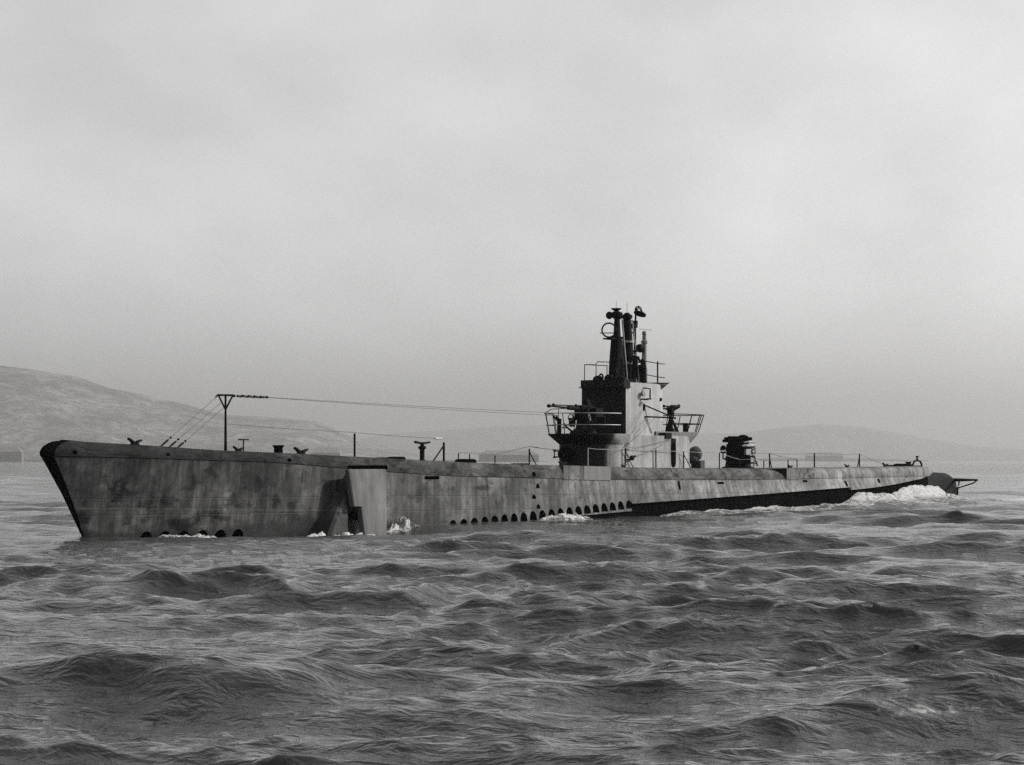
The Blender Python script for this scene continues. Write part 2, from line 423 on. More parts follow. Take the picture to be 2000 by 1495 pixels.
sup = mbh.build('superstructure', ['hull', 'shoulder', 'void'], sub, 40)
cutter = cut.build('cutter', 'void', None, 0)
md = sup.modifiers.new('b', 'BOOLEAN'); md.operation = 'DIFFERENCE'; md.object = cutter; md.solver = 'EXACT'; md.use_self = True
md.material_mode = 'TRANSFER'
dg = bpy.context.evaluated_depsgraph_get()
me2 = bpy.data.meshes.new_from_object(sup.evaluated_get(dg), depsgraph=dg)
sup.modifiers.clear(); old = sup.data; sup.data = me2; bpy.data.meshes.remove(old)
bpy.data.objects.remove(cutter, do_unlink=True)
mats_names = [q.name for q in me2.materials]
vi = [i for i, q in enumerate(mats_names) if 'flooded' in q]
for pl in me2.polygons:
    if pl.material_index in vi: continue
    c = pl.center
    if c.z > interp(c.x, ZK)-.012 and c.x < 66: pl.material_index = 1
me2.set_sharp_from_angle(angle=R(40))
sup['label'] = 'grey plated superstructure with arched flood holes along its foot'

stem = MB(); stem.loft([ring3(s) for s in st_bow]).build('stem', 'black', sub, 50, 'rounded stem of the bow with its shadow painted black')  # black stands in for shadow on the curving stem

# ballast tank hull under the superstructure, black, mostly under water, rising at the stern
hullst = list(np.arange(20, 88.1, 2)) + [89, 90, 91, 92, 93, 94, 94.6, 95.1, 95.5, 95.7]
HT = [(20, .0), (25, .1), (33, .5), (42, .9), (52, 1.2), (71, 1.6), (80, 1.8), (88, 2.22), (91, 2.22), (93, 2.16), (94.4, 1.9), (95.1, 1.6), (95.5, 1.05), (95.7, .3)]
HB = [(20, 2.1), (28, 2.6), (40, 2.76), (60, 2.74), (72, 2.40), (80, 1.85), (86, 1.25), (89, .85), (92, .55), (94.4, .35), (95.7, .12)]
rings = []
for t in hullst:
    zt, b = interp(t, HT), interp(t, HB); ob = .75 if t < 80 else .75*max(0, (96-t)/16)
    r_ = [(t, 0, zt+.06), (t, b*.55, zt+.03), (t, b*.9, zt-.1), (t, b, zt-.3), (t, b+ob*.25, zt*.25-.1), (t, b+ob*.8, -.9), (t, b+ob, -2.0), (t, 0, -3.0)]
    rings.append(r_ + [(x, -p, z) for x, p, z in r_[-2:0:-1]])
k88 = hullst.index(88)
MB().loft(rings[:k88+1]).build('hull', 'bottom', sub, 40, 'black ballast tank hull low in the water')
MB().loft(rings[k88:]).build('stern_casing', 'casing', sub, 40, 'dark rounded casing at the very stern')

# flush plates that break the rounded shoulder
def side_plate(t0, t1, mat, extra=.012):
    m = MB(); rr = []
    for t in arc(4, t0, t1):
        zd, zk = interp(t, ZD), interp(t, ZK); b = interp(t, BD)+interp(t, BO)+extra
        rr.append([(t, b-.35, zk-.05), (t, b, zk-.05), (t, b, zd+.02), (t, b-.35, zd+.02)])
    return m.loft(rr).build('side_plate', mat, sub, 20)
side_plate(37.8, 40.6, 'plate'); side_plate(35.7, 37.75, 'hull'); side_plate(62.1, 64.0, 'hull')
# black wedge painting the shade inside the opening at the shoulder's end
m = MB(); z0, zt = interp(61.2, ZK)+.02, interp(61.2, ZD)+.004
b = interp(61.2, BD)+interp(61.2, BO)
m.loft([[(59.3, b-.33, zt+.004), (62.05, b-.33, zt+.004), (62.05, b-.33, z0)], [(59.3, b-.25, zt+.006), (62.05, b+.014, zt+.006), (62.05, b+.014, z0)]]).build('shoulder_opening_shade', 'void', sub, 0)

# --- bow plane, rigged in, standing off the hull side
m = MB(); rr = []
for q in (0, .15, .3, .45, .515, .525, .6, .75, .9, 1):
    # from lower edge to upper edge
    z = -.75+q*(2.66+.75); p = 3.42-.40*q
    t0 = 16.5-.2*q+(.55 if q < .52 else 0); t1 = 18.75+.55*q
    prof = []
    for k in range(16):
        a = 2*math.pi*(k+.5)/16; ct, sn = math.cos(a), math.sin(a)
        th = .17*(1-.35*max(0, ct)**2)
        prof.append(((t0+t1)/2+(t1-t0)/2*math.copysign(abs(ct)**.22, ct), p+th*math.copysign(abs(sn)**.3, sn), z))
    rr.append(prof)
last = rr[-1]; cx = sum(q[0] for q in last)/16; cp = sum(q[1] for q in last)/16
rr.append([((x-cx)*.95+cx, (p-cp)*.55+cp, z+.05) for x, p, z in last])
bp = m.loft(rr).build('bow_plane', 'plane', sub, 28, 'pale diving plane folded up against the bow')
m = MB(); br_ = []   # tilting bracket ahead of the plane
for z, f0, b0, p1 in ((-.9, 14.5, 16.5, 3.05), (.1, 15.15, 16.45, 2.98), (1.0, 15.8, 16.5, 2.94), (1.05, 15.85, 17.2, 2.94), (2.5, 17.0, 17.5, 2.82)):
    br_.append([(f0, 1.9, z), (b0, 1.9, z), (b0, p1, z), (f0+.25, p1, z), (f0+.08, p1-.12, z)])
m.loft(br_).build('bracket', 'hull', bp, 20)
m = MB(); m.cyl((17.6, 2.2, .6), (17.6, 3.2, .6), .22, .22, 14).build('pivot', 'dark', bp)
m = MB(); m.box(17.5, 19.0, 2.25, 2.95, 2.62, 2.70).build('hinge_arm', 'dark', bp, 0)

# --- conning tower
def outline(t0, t1, w_, nose, tail, n=10, tw=.25):
    "plan of a fairwater: rounded nose and tapering tail"
    port = [(t0+nose*(1-math.cos(a)), w_*math.sin(a)) for a in arc(n, 0.0, math.pi/2)]
    port += [(t1-tail+tail*math.sin(a)*1.0, tw+(w_-tw)*math.cos(a)) for a in arc(n, 0, math.pi/2)]
    return port + [(t, -p) for t, p in port[::-1] if abs(p) > 1e-6]
def densify(poly, d=.35):
    out = []
    for i, a in enumerate(poly):
        b = poly[(i+1) % len(poly)]; k = max(1, int(math.dist(a, b)/d))
        out += [(a[0]+(b[0]-a[0])*j/k, a[1]+(b[1]-a[1])*j/k) for j in range(k)]
    return out
low = densify(outline(41.6, 53.3, 1.88, 1.9, 4.6))
tower = MB(); tower.loft([[(t, p*1.01, 2.55) for t, p in low], [(t, p, 3.3) for t, p in low], [(t, p, 4.0) for t, p in low], [(t, p, 4.5) for t, p in low]])
tw = tower.build('conning_tower', 'fairwater', sub, 40, 'streamlined tower casing, dark in front and pale on the sides')
# tall capsule-shaped opening in the port side, its inner shade painted as a flat black panel
def capsule(t, p, z0, z1, r, thick, mat, name, parent):
    prof = [(t+r*math.cos(a), z1-r+r*math.sin(a)) for a in arc(8, 0, math.pi)] + [(t+r*math.cos(a), z0+r+r*math.sin(a)) for a in arc(8, math.pi, 2*math.pi)]
    m = MB(); m.loft([[(x, p-.05, z) for x, z in prof], [(x, p+thick, z) for x, z in prof]])
    return m.build(name, mat, parent, 30)
capsule(49.2, 1.895, 2.72, 4.22, .25, .02, 'void', 'doorway_shade', tw)
# fore gun platform with a flared underside
def plat(t0, t1, w_, nose, zb, zt, t0b, wb, noseb, name, mat):
    top = outline(t0, t1, w_, nose, .6, 12, w_*.8); bot = outline(t0b, t1, wb, noseb, .6, 12, wb*.8)
    mid = [((a[0]*.45+b_[0]*.55), (a[1]*.45+b_[1]*.55)) for a, b_ in zip(top, bot)]
    m = MB(); m.loft([[(t, p, zb) for t, p in bot], [(t, p, zb+(zt-zb)*.42) for t, p in mid], [(t, p, zt-.05) for t, p in top], [(t, p, zt) for t, p in top]])
    return m.build(name, mat, sub, 40), top
pf, topf = plat(40.4, 44.6, 2.05, 2.4, 3.98, 4.56, 41.62, 1.89, 1.9, 'gun_platform', 'fairwater')
# aft gun platform (flares out at the tail)
def plat_aft():
    top = [(47.9, 1.5), (49.5, 1.56), (51.5, 1.56), (52.8, 1.45), (53.7, 1.1), (54.2, .6), (54.4, 0)]
    bot = [(47.9, 1.45), (49.5, 1.5), (50.8, 1.3), (51.8, 1.1), (52.6, .8), (53.0, .4), (53.1, 0)]
    full = lambda q: q + [(t, -p) for t, p in q[-2::-1]]
    m = MB(); m.loft([[(t, p, 3.75) for t, p in full(bot)], [(t, p, 4.68) for t, p in full(top)], [(t, p, 4.74) for t, p in full(top)]])
    return m.build('gun_platform', 'plate', sub, 30), full(top)
pa, topa = plat_aft()
# bridge block
up = [(44.5, 1.25), (44.62, 1.4), (48.0, 1.4), (49.3, 1.15), (50.2, .6), (50.4, 0)]
up = [(44.42, 0), (44.44, .7)] + up; upf = densify(up + [(t, -p) for t, p in up[-2:0:-1]], .3)
m = MB(); m.loft([[(t, p, 4.4) for t, p in upf], [(t, p, 6.0) for t, p in upf], [(t+ (.0 if t < 46 else -.03*(t-46)), p, 7.2) for t, p in upf], [(t+(.0 if t < 46 else -.05*(t-46)), p, 7.42) for t, p in upf]])
br = m.build('bridge', 'light', sub, 30, 'pale upper bridge casing of the tower')
m = MB(); fr = [(t, p) for t, p in upf if t < 44.64]; fr.sort(key=lambda q: q[1])
m.loft([[(t-.012, p*1.008, z) for t, p in fr] + [(t+.03, p*.99, z) for t, p in fr[::-1]] for z in (4.57, 5.5, 6.5, 7.16)]).build('front_shade_shell', 'dark', br, 30, 'front of the bridge with its shade painted dark')  # thin shell whose dark colour deepens the shade of the front
# coaming that leans out over the front, with a spray lip
m = MB(); co = [(44.28+.0, q) for q in arc(9, -1.38, 1.38)]
co = [(44.22+.22*abs(q/1.38)**3, q) for _, q in co] + [(45.0, 1.47)]; co = [(45.0, -1.47)] + co
m.loft([[(t, p, z) for t, p in co] + [(t+.06, p*.96, z) for t, p in co[::-1]] for z in (7.14, 7.3, 7.56)]).build('coaming', 'dark', br, 30)
m = MB(); m.loft([[(t-.12*(1 if t < 44.9 else 0), p*1.04, z) for t, p in co] + [(t+.05, p*.97, z) for t, p in co[::-1]] for z in (7.12, 7.17)]).build('spray_lip', 'dark', br, 30)
# bridge after wing (triangular bracket and deck)
m = MB(); m.loft([[(47.6, 1.35, 7.40), (49.9, 1.15, 7.46), (50.2, 0, 7.46), (47.6, 0, 7.40)], [(47.6, 1.45, 7.47), (49.9, 1.3, 7.53), (50.3, 0, 7.53), (47.6, 0, 7.47)]]).build('lookout_deck', 'dark', br, 20)
m = MB(); m.loft([[(47.8, 1.2, 7.38), (49.8, 1.2, 7.44), (48.4, 1.2, 6.85)], [(47.8, -.6, 7.38), (49.8, -.6, 7.44), (48.4, -.6, 6.85)]]).build('deck_bracket', 'dark', br, 20)
# small ports and fittings on the port side of the bridge
capsule(46.65, 1.398, 5.86, 6.28, .11, .02, 'void', 'port', br)  # flat black panel painting the shade inside the port
m = MB(); m.cyl((48.85, 1.24, 6.55), (48.85, 1.30, 6.55), .10, .10, 12).build('port', 'void', br)  # black disc painting the shade inside the port
m = MB(); m.tube([(46.35, 1.40, 6.52), (46.45, 1.75, 6.5), (46.65, 1.8, 6.55), (46.65, 1.8, 7.1), (46.6, 1.42, 7.15)], .045, 8); m.box(46.5, 46.78, 1.62, 1.84, 6.5, 6.56)
m.build('lamp_bracket', 'gun', br); MB().lathe((46.3, 1.55, 6.82), [(.02, -.1), (.14, -.06), (.16, .06), (.02, .08)], 14, (0, 1, 0)).build('side_lamp', 'lens', br)
# boom on the port side
m = MB(); m.tube([(46.75, 1.42, 6.18), (48.3, 2.3, 5.55), (48.6, 2.35, 5.45)], .04, 8); m.tube([(46.75, 1.42, 5.55), (48.6, 2.35, 5.5)], .045, 8)
boom = m.build('boom', 'gun', sub)
# drum on the front of the tower
m = MB(); m.lathe((41.36, -.55, 3.46), [(.05, -.34), (.26, -.30), (.37, -.16), (.39, 0), (.37, .16), (.26, .3), (.05, .34)], 20, (1, .3, 0))
dr = m.build('drum', 'black', tw, 50)
MB().tube([(41.4, -.8, 3.62), (41.25, -1.15, 3.62), (41.25, -1.15, 3.30), (41.4, -.8, 3.30)], .05).cyl((41.25, -1.15, 3.68), (41.25, -1.15, 3.6), .09).cyl((41.25, -1.15, 3.32), (41.25, -1.15, 3.24), .09).build('handle', 'black', tw)

# --- railings: rail mesh is the part, each post a sub-part
def railing(paths, posts, rr=.024, pr=.026, mat='gun', pm=None):
    m = MB()
    for q in paths: m.tube(q, rr, 6)
    o = m.build('railing', mat, sub)
    for a, b in posts: MB().cyl(a, b, pr, pr, 8).build('post', pm or mat, o)
    return o
def offset(poly, z, k):
    cx = 42.2
    return [(t+(t-cx)*k, p*(1+k), z) for t, p in poly]
ft = [q for q in topf if q[0] < 43.4]; ft.sort(key=lambda q: math.atan2(q[1], 43.6-q[0]))
fl = lambda z, k: [(43.6+(t-43.6)*(1+k), p*(1+k), z) for t, p in ft]
rl1 = fl(5.66, .065); rl2 = fl(5.03, .03)
idx = [0, 3, 6, 9, 11, 13, 16, 19, len(ft)-1]
railing([rl1, rl2], [((ft[i][0]+.03, ft[i][1]*.985, 4.5), rl1[i]) for i in idx], .028, .024, 'steel', 'gun')
railing([[(40.6, -1.4, 5.66), (41.0, -1.2, 5.9), (42.2, -1.0, 5.95), (43.6, -.8, 5.85)]], [((41.6, -1.1, 4.56), (41.6, -1.1, 5.93))], .022, .02, 'gun')
at = [q for q in topa if q[0] > 48.2]; at.sort(key=lambda q: math.atan2(q[1], q[0]-47.5))
al = lambda z, k: [(48+(t-48)*(1+k), p*(1+k), z) for t, p in at]
al1 = al(5.75, .085); al2 = al(5.22, .04)
railing([al1, al2], [((at[i][0]-.03, at[i][1]*.985, 4.7), al1[i]) for i in range(len(at))], .03, .028, 'gun')
# bridge rails
railing([[(44.9, -1.4, 8.45), (45.4, -1.0, 8.45), (45.5, -.9, 8.62), (46.6, -.6, 8.62)], [(44.9, -1.4, 8.45), (44.8, -.6, 8.4), (44.8, .1, 8.35)]],
        [((44.9, -1.4, 7.45), (44.9, -1.4, 8.47)), ((44.8, -.6, 7.5), (44.8, -.6, 8.42)), ((44.8, .1, 7.5), (44.8, .1, 8.4))], .026, .024)
railing([[(46.9, 1.3, 8.66), (47.6, 1.32, 8.62), (48.6, 1.2, 8.58), (49.6, 1.1, 8.58)], [(46.9, 1.3, 7.92), (48.6, 1.2, 7.82), (49.6, 1.1, 7.80)]],
        [((48.6, 1.2, 7.5), (48.6, 1.2, 8.7)), ((46.95, 1.3, 7.4), (46.95, 1.3, 8.66))], .026, .045)
# dark clutter on the bridge: target bearing pedestal, voice tubes, coils
m = MB(); m.ball((45.2, -.7, 7.62), .32, .3, .22); m.ball((45.5, -.1, 7.66), .35, .35, .26); m.ball((45.6, .6, 7.6), .3, .3, .2); m.box(45.1, 46.4, -1.0, .9, 7.3, 7.58); m.torus((45.1, -.45, 7.75), (1, .4, 0), .16, .05)
m.build('bridge_fitting', 'gun', br)
m = MB(); m.lathe((45.25, .35, 7.4), [(.09, 0), (.09, .5), (.16, .55), (.16, .72), (.05, .8)], 12); m.cyl((45.1, .2, 8.05), (45.1, .55, 8.05), .08); m.build('bearing_pedestal', 'gun', br)

# --- periscope shears and masts
def column(t, p, zs, mat, name, parent=sub, n=16):
    m = MB(); m.loft([[(t+dt+a*math.cos(2*math.pi*k/n), p+b_*math.sin(2*math.pi*k/n), z) for k in range(n)] for z, a, b_, dt in zs])
    return m.build(name, mat, parent, 45)
sA = column(46.05, .0, [(7.3, .62, .42, 0), (8.6, .55, .37, 0), (9.85, .42, .28, 0), (9.95, .5, .34, 0), (10.02, .5, .34, 0), (10.03, .26, .19, .05), (11.0, .2, .15, .05), (11.12, .36, .3, 0), (11.35, .4, .34, 0), (11.38, .3, .25, 0), (11.46, .1, .1, 0)], 'gun', 'periscope_shears')
sB = column(47.15, .1, [(7.3, .42, .36, .05), (9.6, .32, .28, 0), (11.05, .24, .22, -.1), (11.1, .34, .3, -.1), (11.28, .34, .3, -.1), (11.3, .2, .2, -.1), (11.4, .12, .12, -.1)], 'gun', 'periscope_shears')
for z0, z1, o in ((9.72, 9.84, sB), (8.5, 8.64, sB)):
    r_ = .36 if z0 > 9 else .44
    MB().lathe((47.14, .1, z0), [(r_, 0), (r_, z1-z0), (r_*.6, z1-z0)], 18).build('collar', 'steel', o)
for (a, b) in (((46.75, .3, 7.45), (46.35, .18, 11.0)), ((47.75, .5, 7.45), (47.2, .34, 11.0))):
    MB().tube([a, b], .045, 8).build('lead_pipe', 'light', sB)
MB().ball((45.75, -.3, 11.2), .2, .2, .22).lathe((46.0, 0, 11.44), [(.1, 0), (.3, .12), (.3, .16), (.02, .17)], 14).build('periscope_head', 'gun', sA)
MB().ball((46.55, -.1, 11.15), .18, .18, .14).build('periscope_head', 'gun', sB)
MB().tube([(46.0, 0, 11.5), (46.0, 0, 12.0)], .012, 5).build('whip', 'wire', sA); MB().tube([(47.05, .1, 11.35), (47.05, .1, 11.95)], .012, 5).build('whip', 'wire', sB)
# direction finding loop
m = MB(); m.torus((45.45, -.15, 10.36), (-.75, .5, 0), .39, .045, 28, 8); m.cyl((45.45, -.15, 9.9), (45.45, -.15, 10.0), .12); m.tube([(45.2, -.6, 10.2), (45.7, .3, 10.2)], .03); m.box(45.2, 46.0, -.4, .2, 9.84, 9.92)
m.build('loop_antenna', 'gun', sA)
# surface search radar on its own mast
rm = MB().tube([(47.95, .1, 7.45), (47.95, .1, 10.9)], .07, 10).tube([(47.95, .1, 10.6), (47.95, .1, 11.0)], .16, 10).tube([(47.2, .05, 10.3), (47.95, .1, 10.3)], .05).build('radar_mast', 'gun', sub)
m = MB(); rr = []
for a in arc(15, 0, 2*math.pi)[:-1]: pass
m.torus((48.35, .2, 11.4), (.35, .15, .93), .28, .09, 24, 8); m.tube([(48.0, .1, 10.95), (48.05, .12, 11.75)], .06); m.tube([(48.1, .1, 11.5), (48.25, .15, 11.78), (48.55, .25, 11.5)], .04); m.torus((48.25, .15, 11.62), (.6, -.8, 0), .2, .03, 18, 6)
m.build('radar_dish', 'gun', rm)
MB().lathe((47.75, .05, 10.55), [(.05, 0), (.26, .05), (.26, .24), (.05, .28)], 14).build('radar_housing', 'gun', rm)
# after mast with search lamp and cross antenna
am = column(48.15, .6, [(7.4, .19, .17, .03), (9.7, .15, .14, 0), (9.72, .2, .2, 0), (9.85, .2, .2, 0), (9.87, .13, .13, 0), (10.2, .11, .11, 0), (10.22, .15, .15, 0), (10.38, .12, .12, 0), (10.42, .03, .03, 0)], 'steel', 'after_mast')
MB().lathe((47.75, .55, 9.42), [(.05, -.2), (.22, -.16), (.25, 0), (.22, .16), (.05, .18)], 18, (1, .2, 0)).build('search_lamp', 'gun', am)
MB().tube([(47.6, .6, 10.5), (48.15, .6, 10.5), (49.0, .6, 10.5)], .014, 5).build('cross_antenna', 'wire', am)
m = MB(); m.box(47.8, 48.1, .4, .75, 7.5, 8.5); m.ball((47.92, .6, 8.65), .14, .14, .2); m.box(47.75, 48.0, .65, .8, 8.0, 8.25); m.build('signal_box', 'gun', am, 30)

# --- forward anti-aircraft gun
gx, gp = 42.3, .05
m = MB(); m.lathe((gx, gp, 4.56), [(.75, 0), (.72, .12), (.42, .3), (.36, .75), (.5, .85), (.5, .95)], 20)
m.box(gx-.25, gx+.55, gp-.42, gp-.30, 5.3, 6.0); m.box(gx-.25, gx+.55, gp+.30, gp+.42, 5.3, 6.0)
ag = m.build('anti_aircraft_gun', 'gun', sub, 35, 'dark automatic gun on the forward tower platform')
tip = (38.75, -.02, 6.02)
MB().tube([(tip[0], tip[1], tip[2]), (tip[0]+.14, tip[1], tip[2]-.003), (tip[0]+.16, tip[1], tip[2]-.003), (40.7, .02, 5.95), (40.72, .02, 5.95), (42.0, .05, 5.92)], [.095, .095, .045, .06, .11, .12], 12).build('barrel', 'gun', ag)
m = MB(); m.box(gx-.45, gx+1.15, gp-.2, gp+.2, 5.78, 6.12); m.box(gx+.2, gx+.55, gp-.15, gp+.15, 6.1, 6.42); m.ball((gx+.15, gp+.1, 6.3), .16, .16, .2); m.build('receiver', 'gun', ag, 25)
MB().cyl((40.2, -.55, 6.1), (42.2, -.5, 6.1), .03).lathe((40.15, -.55, 6.1), [(.02, -.04), (.09, -.03), (.09, .03), (.02, .04)], 12, (1, 0, 0)).build('sight_bar', 'gun', ag)
MB().cyl((40.6, .62, 6.06), (42.4, .6, 6.08), .03).lathe((40.55, .62, 6.06), [(.02, -.04), (.08, -.03), (.08, .03), (.02, .04)], 12, (1, 0, 0)).build('sight_bar', 'gun', ag)
for q in (-1, 1):
    MB().tube([(gx-.2, gp+q*.45, 5.0), (gx+.2, gp+q*.95, 5.0)], .06).lathe((gx+.2, gp+q*.95, 5.02), [(.2, 0), (.24, .05), (.05, .1)], 12).box(gx+.38, gx+.46, gp+q*.95-.2, gp+q*.95+.2, 5.1, 5.45).build('seat', 'gun', ag)
    MB().torus((gx-.35, gp+q*.6, 5.45), (.3, q, .2), .17, .03, 18, 6).build('handwheel', 'steel', ag)
    MB().tube([(gx-.4, gp+q*.5, 4.7), (gx-.9, gp+q*.55, 4.95), (gx-1.1, gp+q*.55, 5.1)], .05).box(gx-1.2, gx-.95, gp+q*.55-.1, gp+q*.55+.1, 4.85, 4.91).build('foot_rest', 'gun', ag)
MB().box(gx+.1, gx+.9, gp+.45, gp+.75, 5.55, 5.95).tube([(gx+.2, gp+.8, 5.5), (gx+1.0, gp+.8, 5.5)], .03).build('ammunition_tray', 'gun', ag, 25)
MB().lathe((41.5, -1.0, 4.56), [(.12, 0), (.12, .75), (.16, .78), (.02, .85)], 12).tube([(41.5, -1.0, 5.2), (40.9, -1.0, 5.5)], .06).tube([(41.5, -1.0, 5.1), (41.2, -1.0, 5.55)], .06).build('locker_post', 'gun', ag)

# --- twin light cannon on the after platform
cx_, cp_ = 50.6, .95
m = MB(); m.lathe((cx_, cp_, 4.74), [(.34, 0), (.3, .1), (.13, .25), (.11, .95), (.2, 1.0), (.2, 1.1)], 16); m.box(cx_-.14, cx_+.14, cp_-.16, cp_+.16, 5.75, 6.1)
tcn = m.build('twin_cannon', 'gun', sub, 35, 'small dark twin cannon on the after tower platform')
for q, dz in ((-.12, 0), (.14, .13)):
    MB().tube([(cx_-1.15, cp_+q, 6.06+dz), (cx_-1.0, cp_+q, 6.06+dz), (cx_-.95, cp_+q, 6.06+dz), (cx_-.2, cp_+q, 6.06+dz), (cx_-.18, cp_+q, 6.06+dz), (cx_+.7, cp_+q, 6.06+dz)], [.08, .08, .04, .05, .1, .1], 10).build('barrel', 'gun', tcn)
MB().tube([(cx_+.6, cp_+.05, 6.12), (cx_+.9, cp_+.05, 6.25)], .1, 10).build('shoulder_rest', 'gun', tcn)
for dx, dp in ((-.35, .25), (.55, .15), (.3, -.45)):
    MB().tube([(cx_, cp_, 5.6), (cx_+dx, cp_+dp, 4.76)], [.07, .09]).build('leg', 'gun', tcn)
MB().lathe((53.6, .3, 4.74), [(.16, 0), (.16, .5), (.12, .55), (.02, .56)], 14).build('ready_locker', 'gun', sub)
# scuttles and brackets under the after platform
m = MB(); m.box(48.2, 48.9, 1.5, 1.95, 4.35, 4.66); m.box(49.0, 49.4, 1.6, 1.95, 4.1, 4.35); m.build('platform_bracket', 'gun', tw, 20)

# --- covered mount abaft the tower
m = MB()
m.ball((53.0, 1.25, 3.48), .42, .42, .44, 16, 10); m.ball((52.8, 1.2, 3.2), .4, .36, .3); m.box(53.0, 53.5, 1.0, 1.6, 2.6, 3.1); m.ball((53.4, 1.3, 3.72), .16, .14, .12)
for v in range(len(m.v)):
    q = Vector(m.v[v]); d = mnoise.noise(q*3.1)*.07; m.v[v] = (q.x+d, q.y+d*.6, q.z+d*.8)
m.build('covered_mount', 'canvas', sub, 60, 'dark canvas covered mount on deck behind the tower')

# --- five inch deck gun abaft the tower
D = 60.9; Dz = zdeck(61)
m = MB(); m.lathe((D, 0, Dz-.02), [(1.0, 0), (.98, .12), (.8, .16), (.72, .55), (.8, .6), (.8, .72), (.5, .74)], 24)
dg_ = m.build('deck_gun', 'gun', sub, 35, 'bulky black deck gun behind the tower')
tr = R(28)                                             # trained a little to port of the bow
def T(l, q, z): return (D-l*math.cos(tr)+q*math.sin(tr), l*math.sin(tr)+q*math.cos(tr), Dz+z)
def tbox(m, l0, l1, q0, q1, z0, z1):
    vs = [T(l, q, z) for z in (z0, z1) for q in (q0, q1) for l in (l0, l1)]
    return m.add(vs, [(0, 1, 3, 2), (4, 6, 7, 5), (0, 4, 5, 1), (2, 3, 7, 6), (0, 2, 6, 4), (1, 5, 7, 3)])
for q in (-.52, .40):
    m = MB(); tbox(m, -.55, .5, q, q+.12, .65, 1.55); m.build('cheek', 'gun', dg_, 20)
MB().tube([T(-1.0, 0, 1.32), T(-.2, 0, 1.34), T(-.18, 0, 1.34), T(.9, 0, 1.36), T(.92, 0, 1.36), T(3.3, 0, 1.42)], [.27, .27, .24, .22, .15, .11], 16).build('barrel', 'gun', dg_)
m = MB(); tbox(m, -.62, .52, -.60, .58, .3, 1.52); tbox(m, .4, .62, -.5, -.12, .75, 1.3); tbox(m, .4, .66, .1, .52, .6, 1.4); m.build('carriage', 'gun', dg_, 20)
m = MB(); tbox(m, -1.1, -.55, -.3, .3, 1.05, 1.62); m.build('breech', 'gun', dg_, 20)
m = MB(); tbox(m, -.7, .55, -.62, .6, 1.5, 1.98); tbox(m, -.3, .4, -.85, .85, 1.72, 1.92); tbox(m, .3, .75, -.95, -.5, 1.6, 1.78); m.ball(T(.0, .3, 1.95), .3, .3, .12); m.build('sight_hood', 'gun', dg_, 25)
for q in (-1, 1):
    m = MB(); tbox(m, -.2, .35, q*.62-.1, q*.62+.1, .6, 1.5); m.build('gear_case', 'gun', dg_, 25)
    MB().torus(T(.1, q*.9, 1.2), (-math.sin(tr)*q, math.cos(tr)*q, 0), .2, .03, 18, 6).build('handwheel', 'steel' if q > 0 else 'gun', dg_)  # paler copies to port carry bright highlights in their colour
    m = MB(); m.tube([T(-.5, q*.6, .5), T(-1.0, q*.9, .62), T(-1.05, q*.9, .95)], .05); m.ball(T(-1.0, q*.9, .98), .2, .2, .06); m.ball(T(-1.25, q*.9, 1.25), .07, .18, .14); m.build('seat', 'steel' if q > 0 else 'gun', dg_)
for k, z in enumerate((.25, .6, .95, 1.28, 1.55)):
    m = MB(); m.tube([T(-.5-.05*k, .55, z), T(-1.0, .75, z+.08), T(-1.3+.08*k, .5, z+.1), T(-1.25, .0, z+.02)], .05, 6); m.build('guard_pipe', 'steel' if k % 2 else 'gun', dg_)
for z, t0, t1, r_ in ((4.22, 60.3, 61.3, .06), (4.0, 60.05, 61.25, .085)):
    MB().tube([(t0, .7, z-.03), (t0+.2, .88, z), (t1, .95, z+.02)], [r_*.8, r_, r_], 10).build('recoil_cylinder', 'light', dg_)  # pale grey in place of highlights on the gun gear
m = MB(); m.box(60.2, 60.8, .78, .92, 3.45, 3.8); m.build('gear_cover', 'steel', dg_, 20)
m = MB(); m.box(60.9, 61.3, .7, .85, 3.0, 3.3); m.build('gear_cover', 'light', dg_, 20)
MB().torus((60.95, .98, 3.62), (-.5, .8, .1), .19, .035, 20, 6).tube([(60.95, .7, 3.62), (60.95, .98, 3.62)], .035).build('handwheel', 'light', dg_)
for z, t0 in ((3.85, 60.9), (3.35, 61.3), (2.95, 61.6)):
    MB().tube([(t0-.5, .7, z), (t0, .92, z), (t0+.3, .8, z-.15)], .05, 8).build('gear_link', 'gun', dg_)
MB().tube([(61.3, .85, 2.75), (61.5, .9, 3.1), (61.75, .85, 2.9)], .05).box(61.35, 61.7, .75, 1.0, 3.08, 3.14).build('seat', 'light', dg_)
MB().tube([T(-.7, .5, 1.85), T(-1.5, .65, 1.85), T(-1.75, .6, 1.2), T(-2.1, .6, .05)], .05).build('guard_rail', 'gun', dg_)
m = MB(); tbox(m, -1.3, .9, -.95, -.7, .02, .1); tbox(m, .5, 1.0, -.75, .75, .3, .75); m.build('gun_floor', 'gun', dg_, 20)

# --- deck fittings
def cleat(t, p, s=1.0):
    z = zdeck(t)+.01; m = MB()
    m.tube([(t-.42*s, p, z+.26*s), (t-.3*s, p, z+.22*s), (t-.12*s, p, z+.12*s), (t-.1*s, p, z-.02)], [.05*s, .07*s, .09*s, .11*s], 8)
    m.tube([(t+.46*s, p, z+.2*s), (t+.3*s, p, z+.17*s), (t+.14*s, p, z+.11*s), (t+.1*s, p, z-.02)], [.035*s, .06*s, .09*s, .11*s], 8)
    m.box(t-.2*s, t+.2*s, p-.1*s, p+.1*s, z-.03, z+.05)
    return m.build('cleat', 'gun', sub)
cleat(4.3, .9, 1.0); cleat(11.1, .95, .85); cleat(15.3, 1.2, 1.15); cleat(66.9, .6, .8); cleat(75.4, .6, .8); cleat(81.8, .5, 1.0); cleat(43.0, 2.15, .55); cleat(37.0, 1.9, .8)
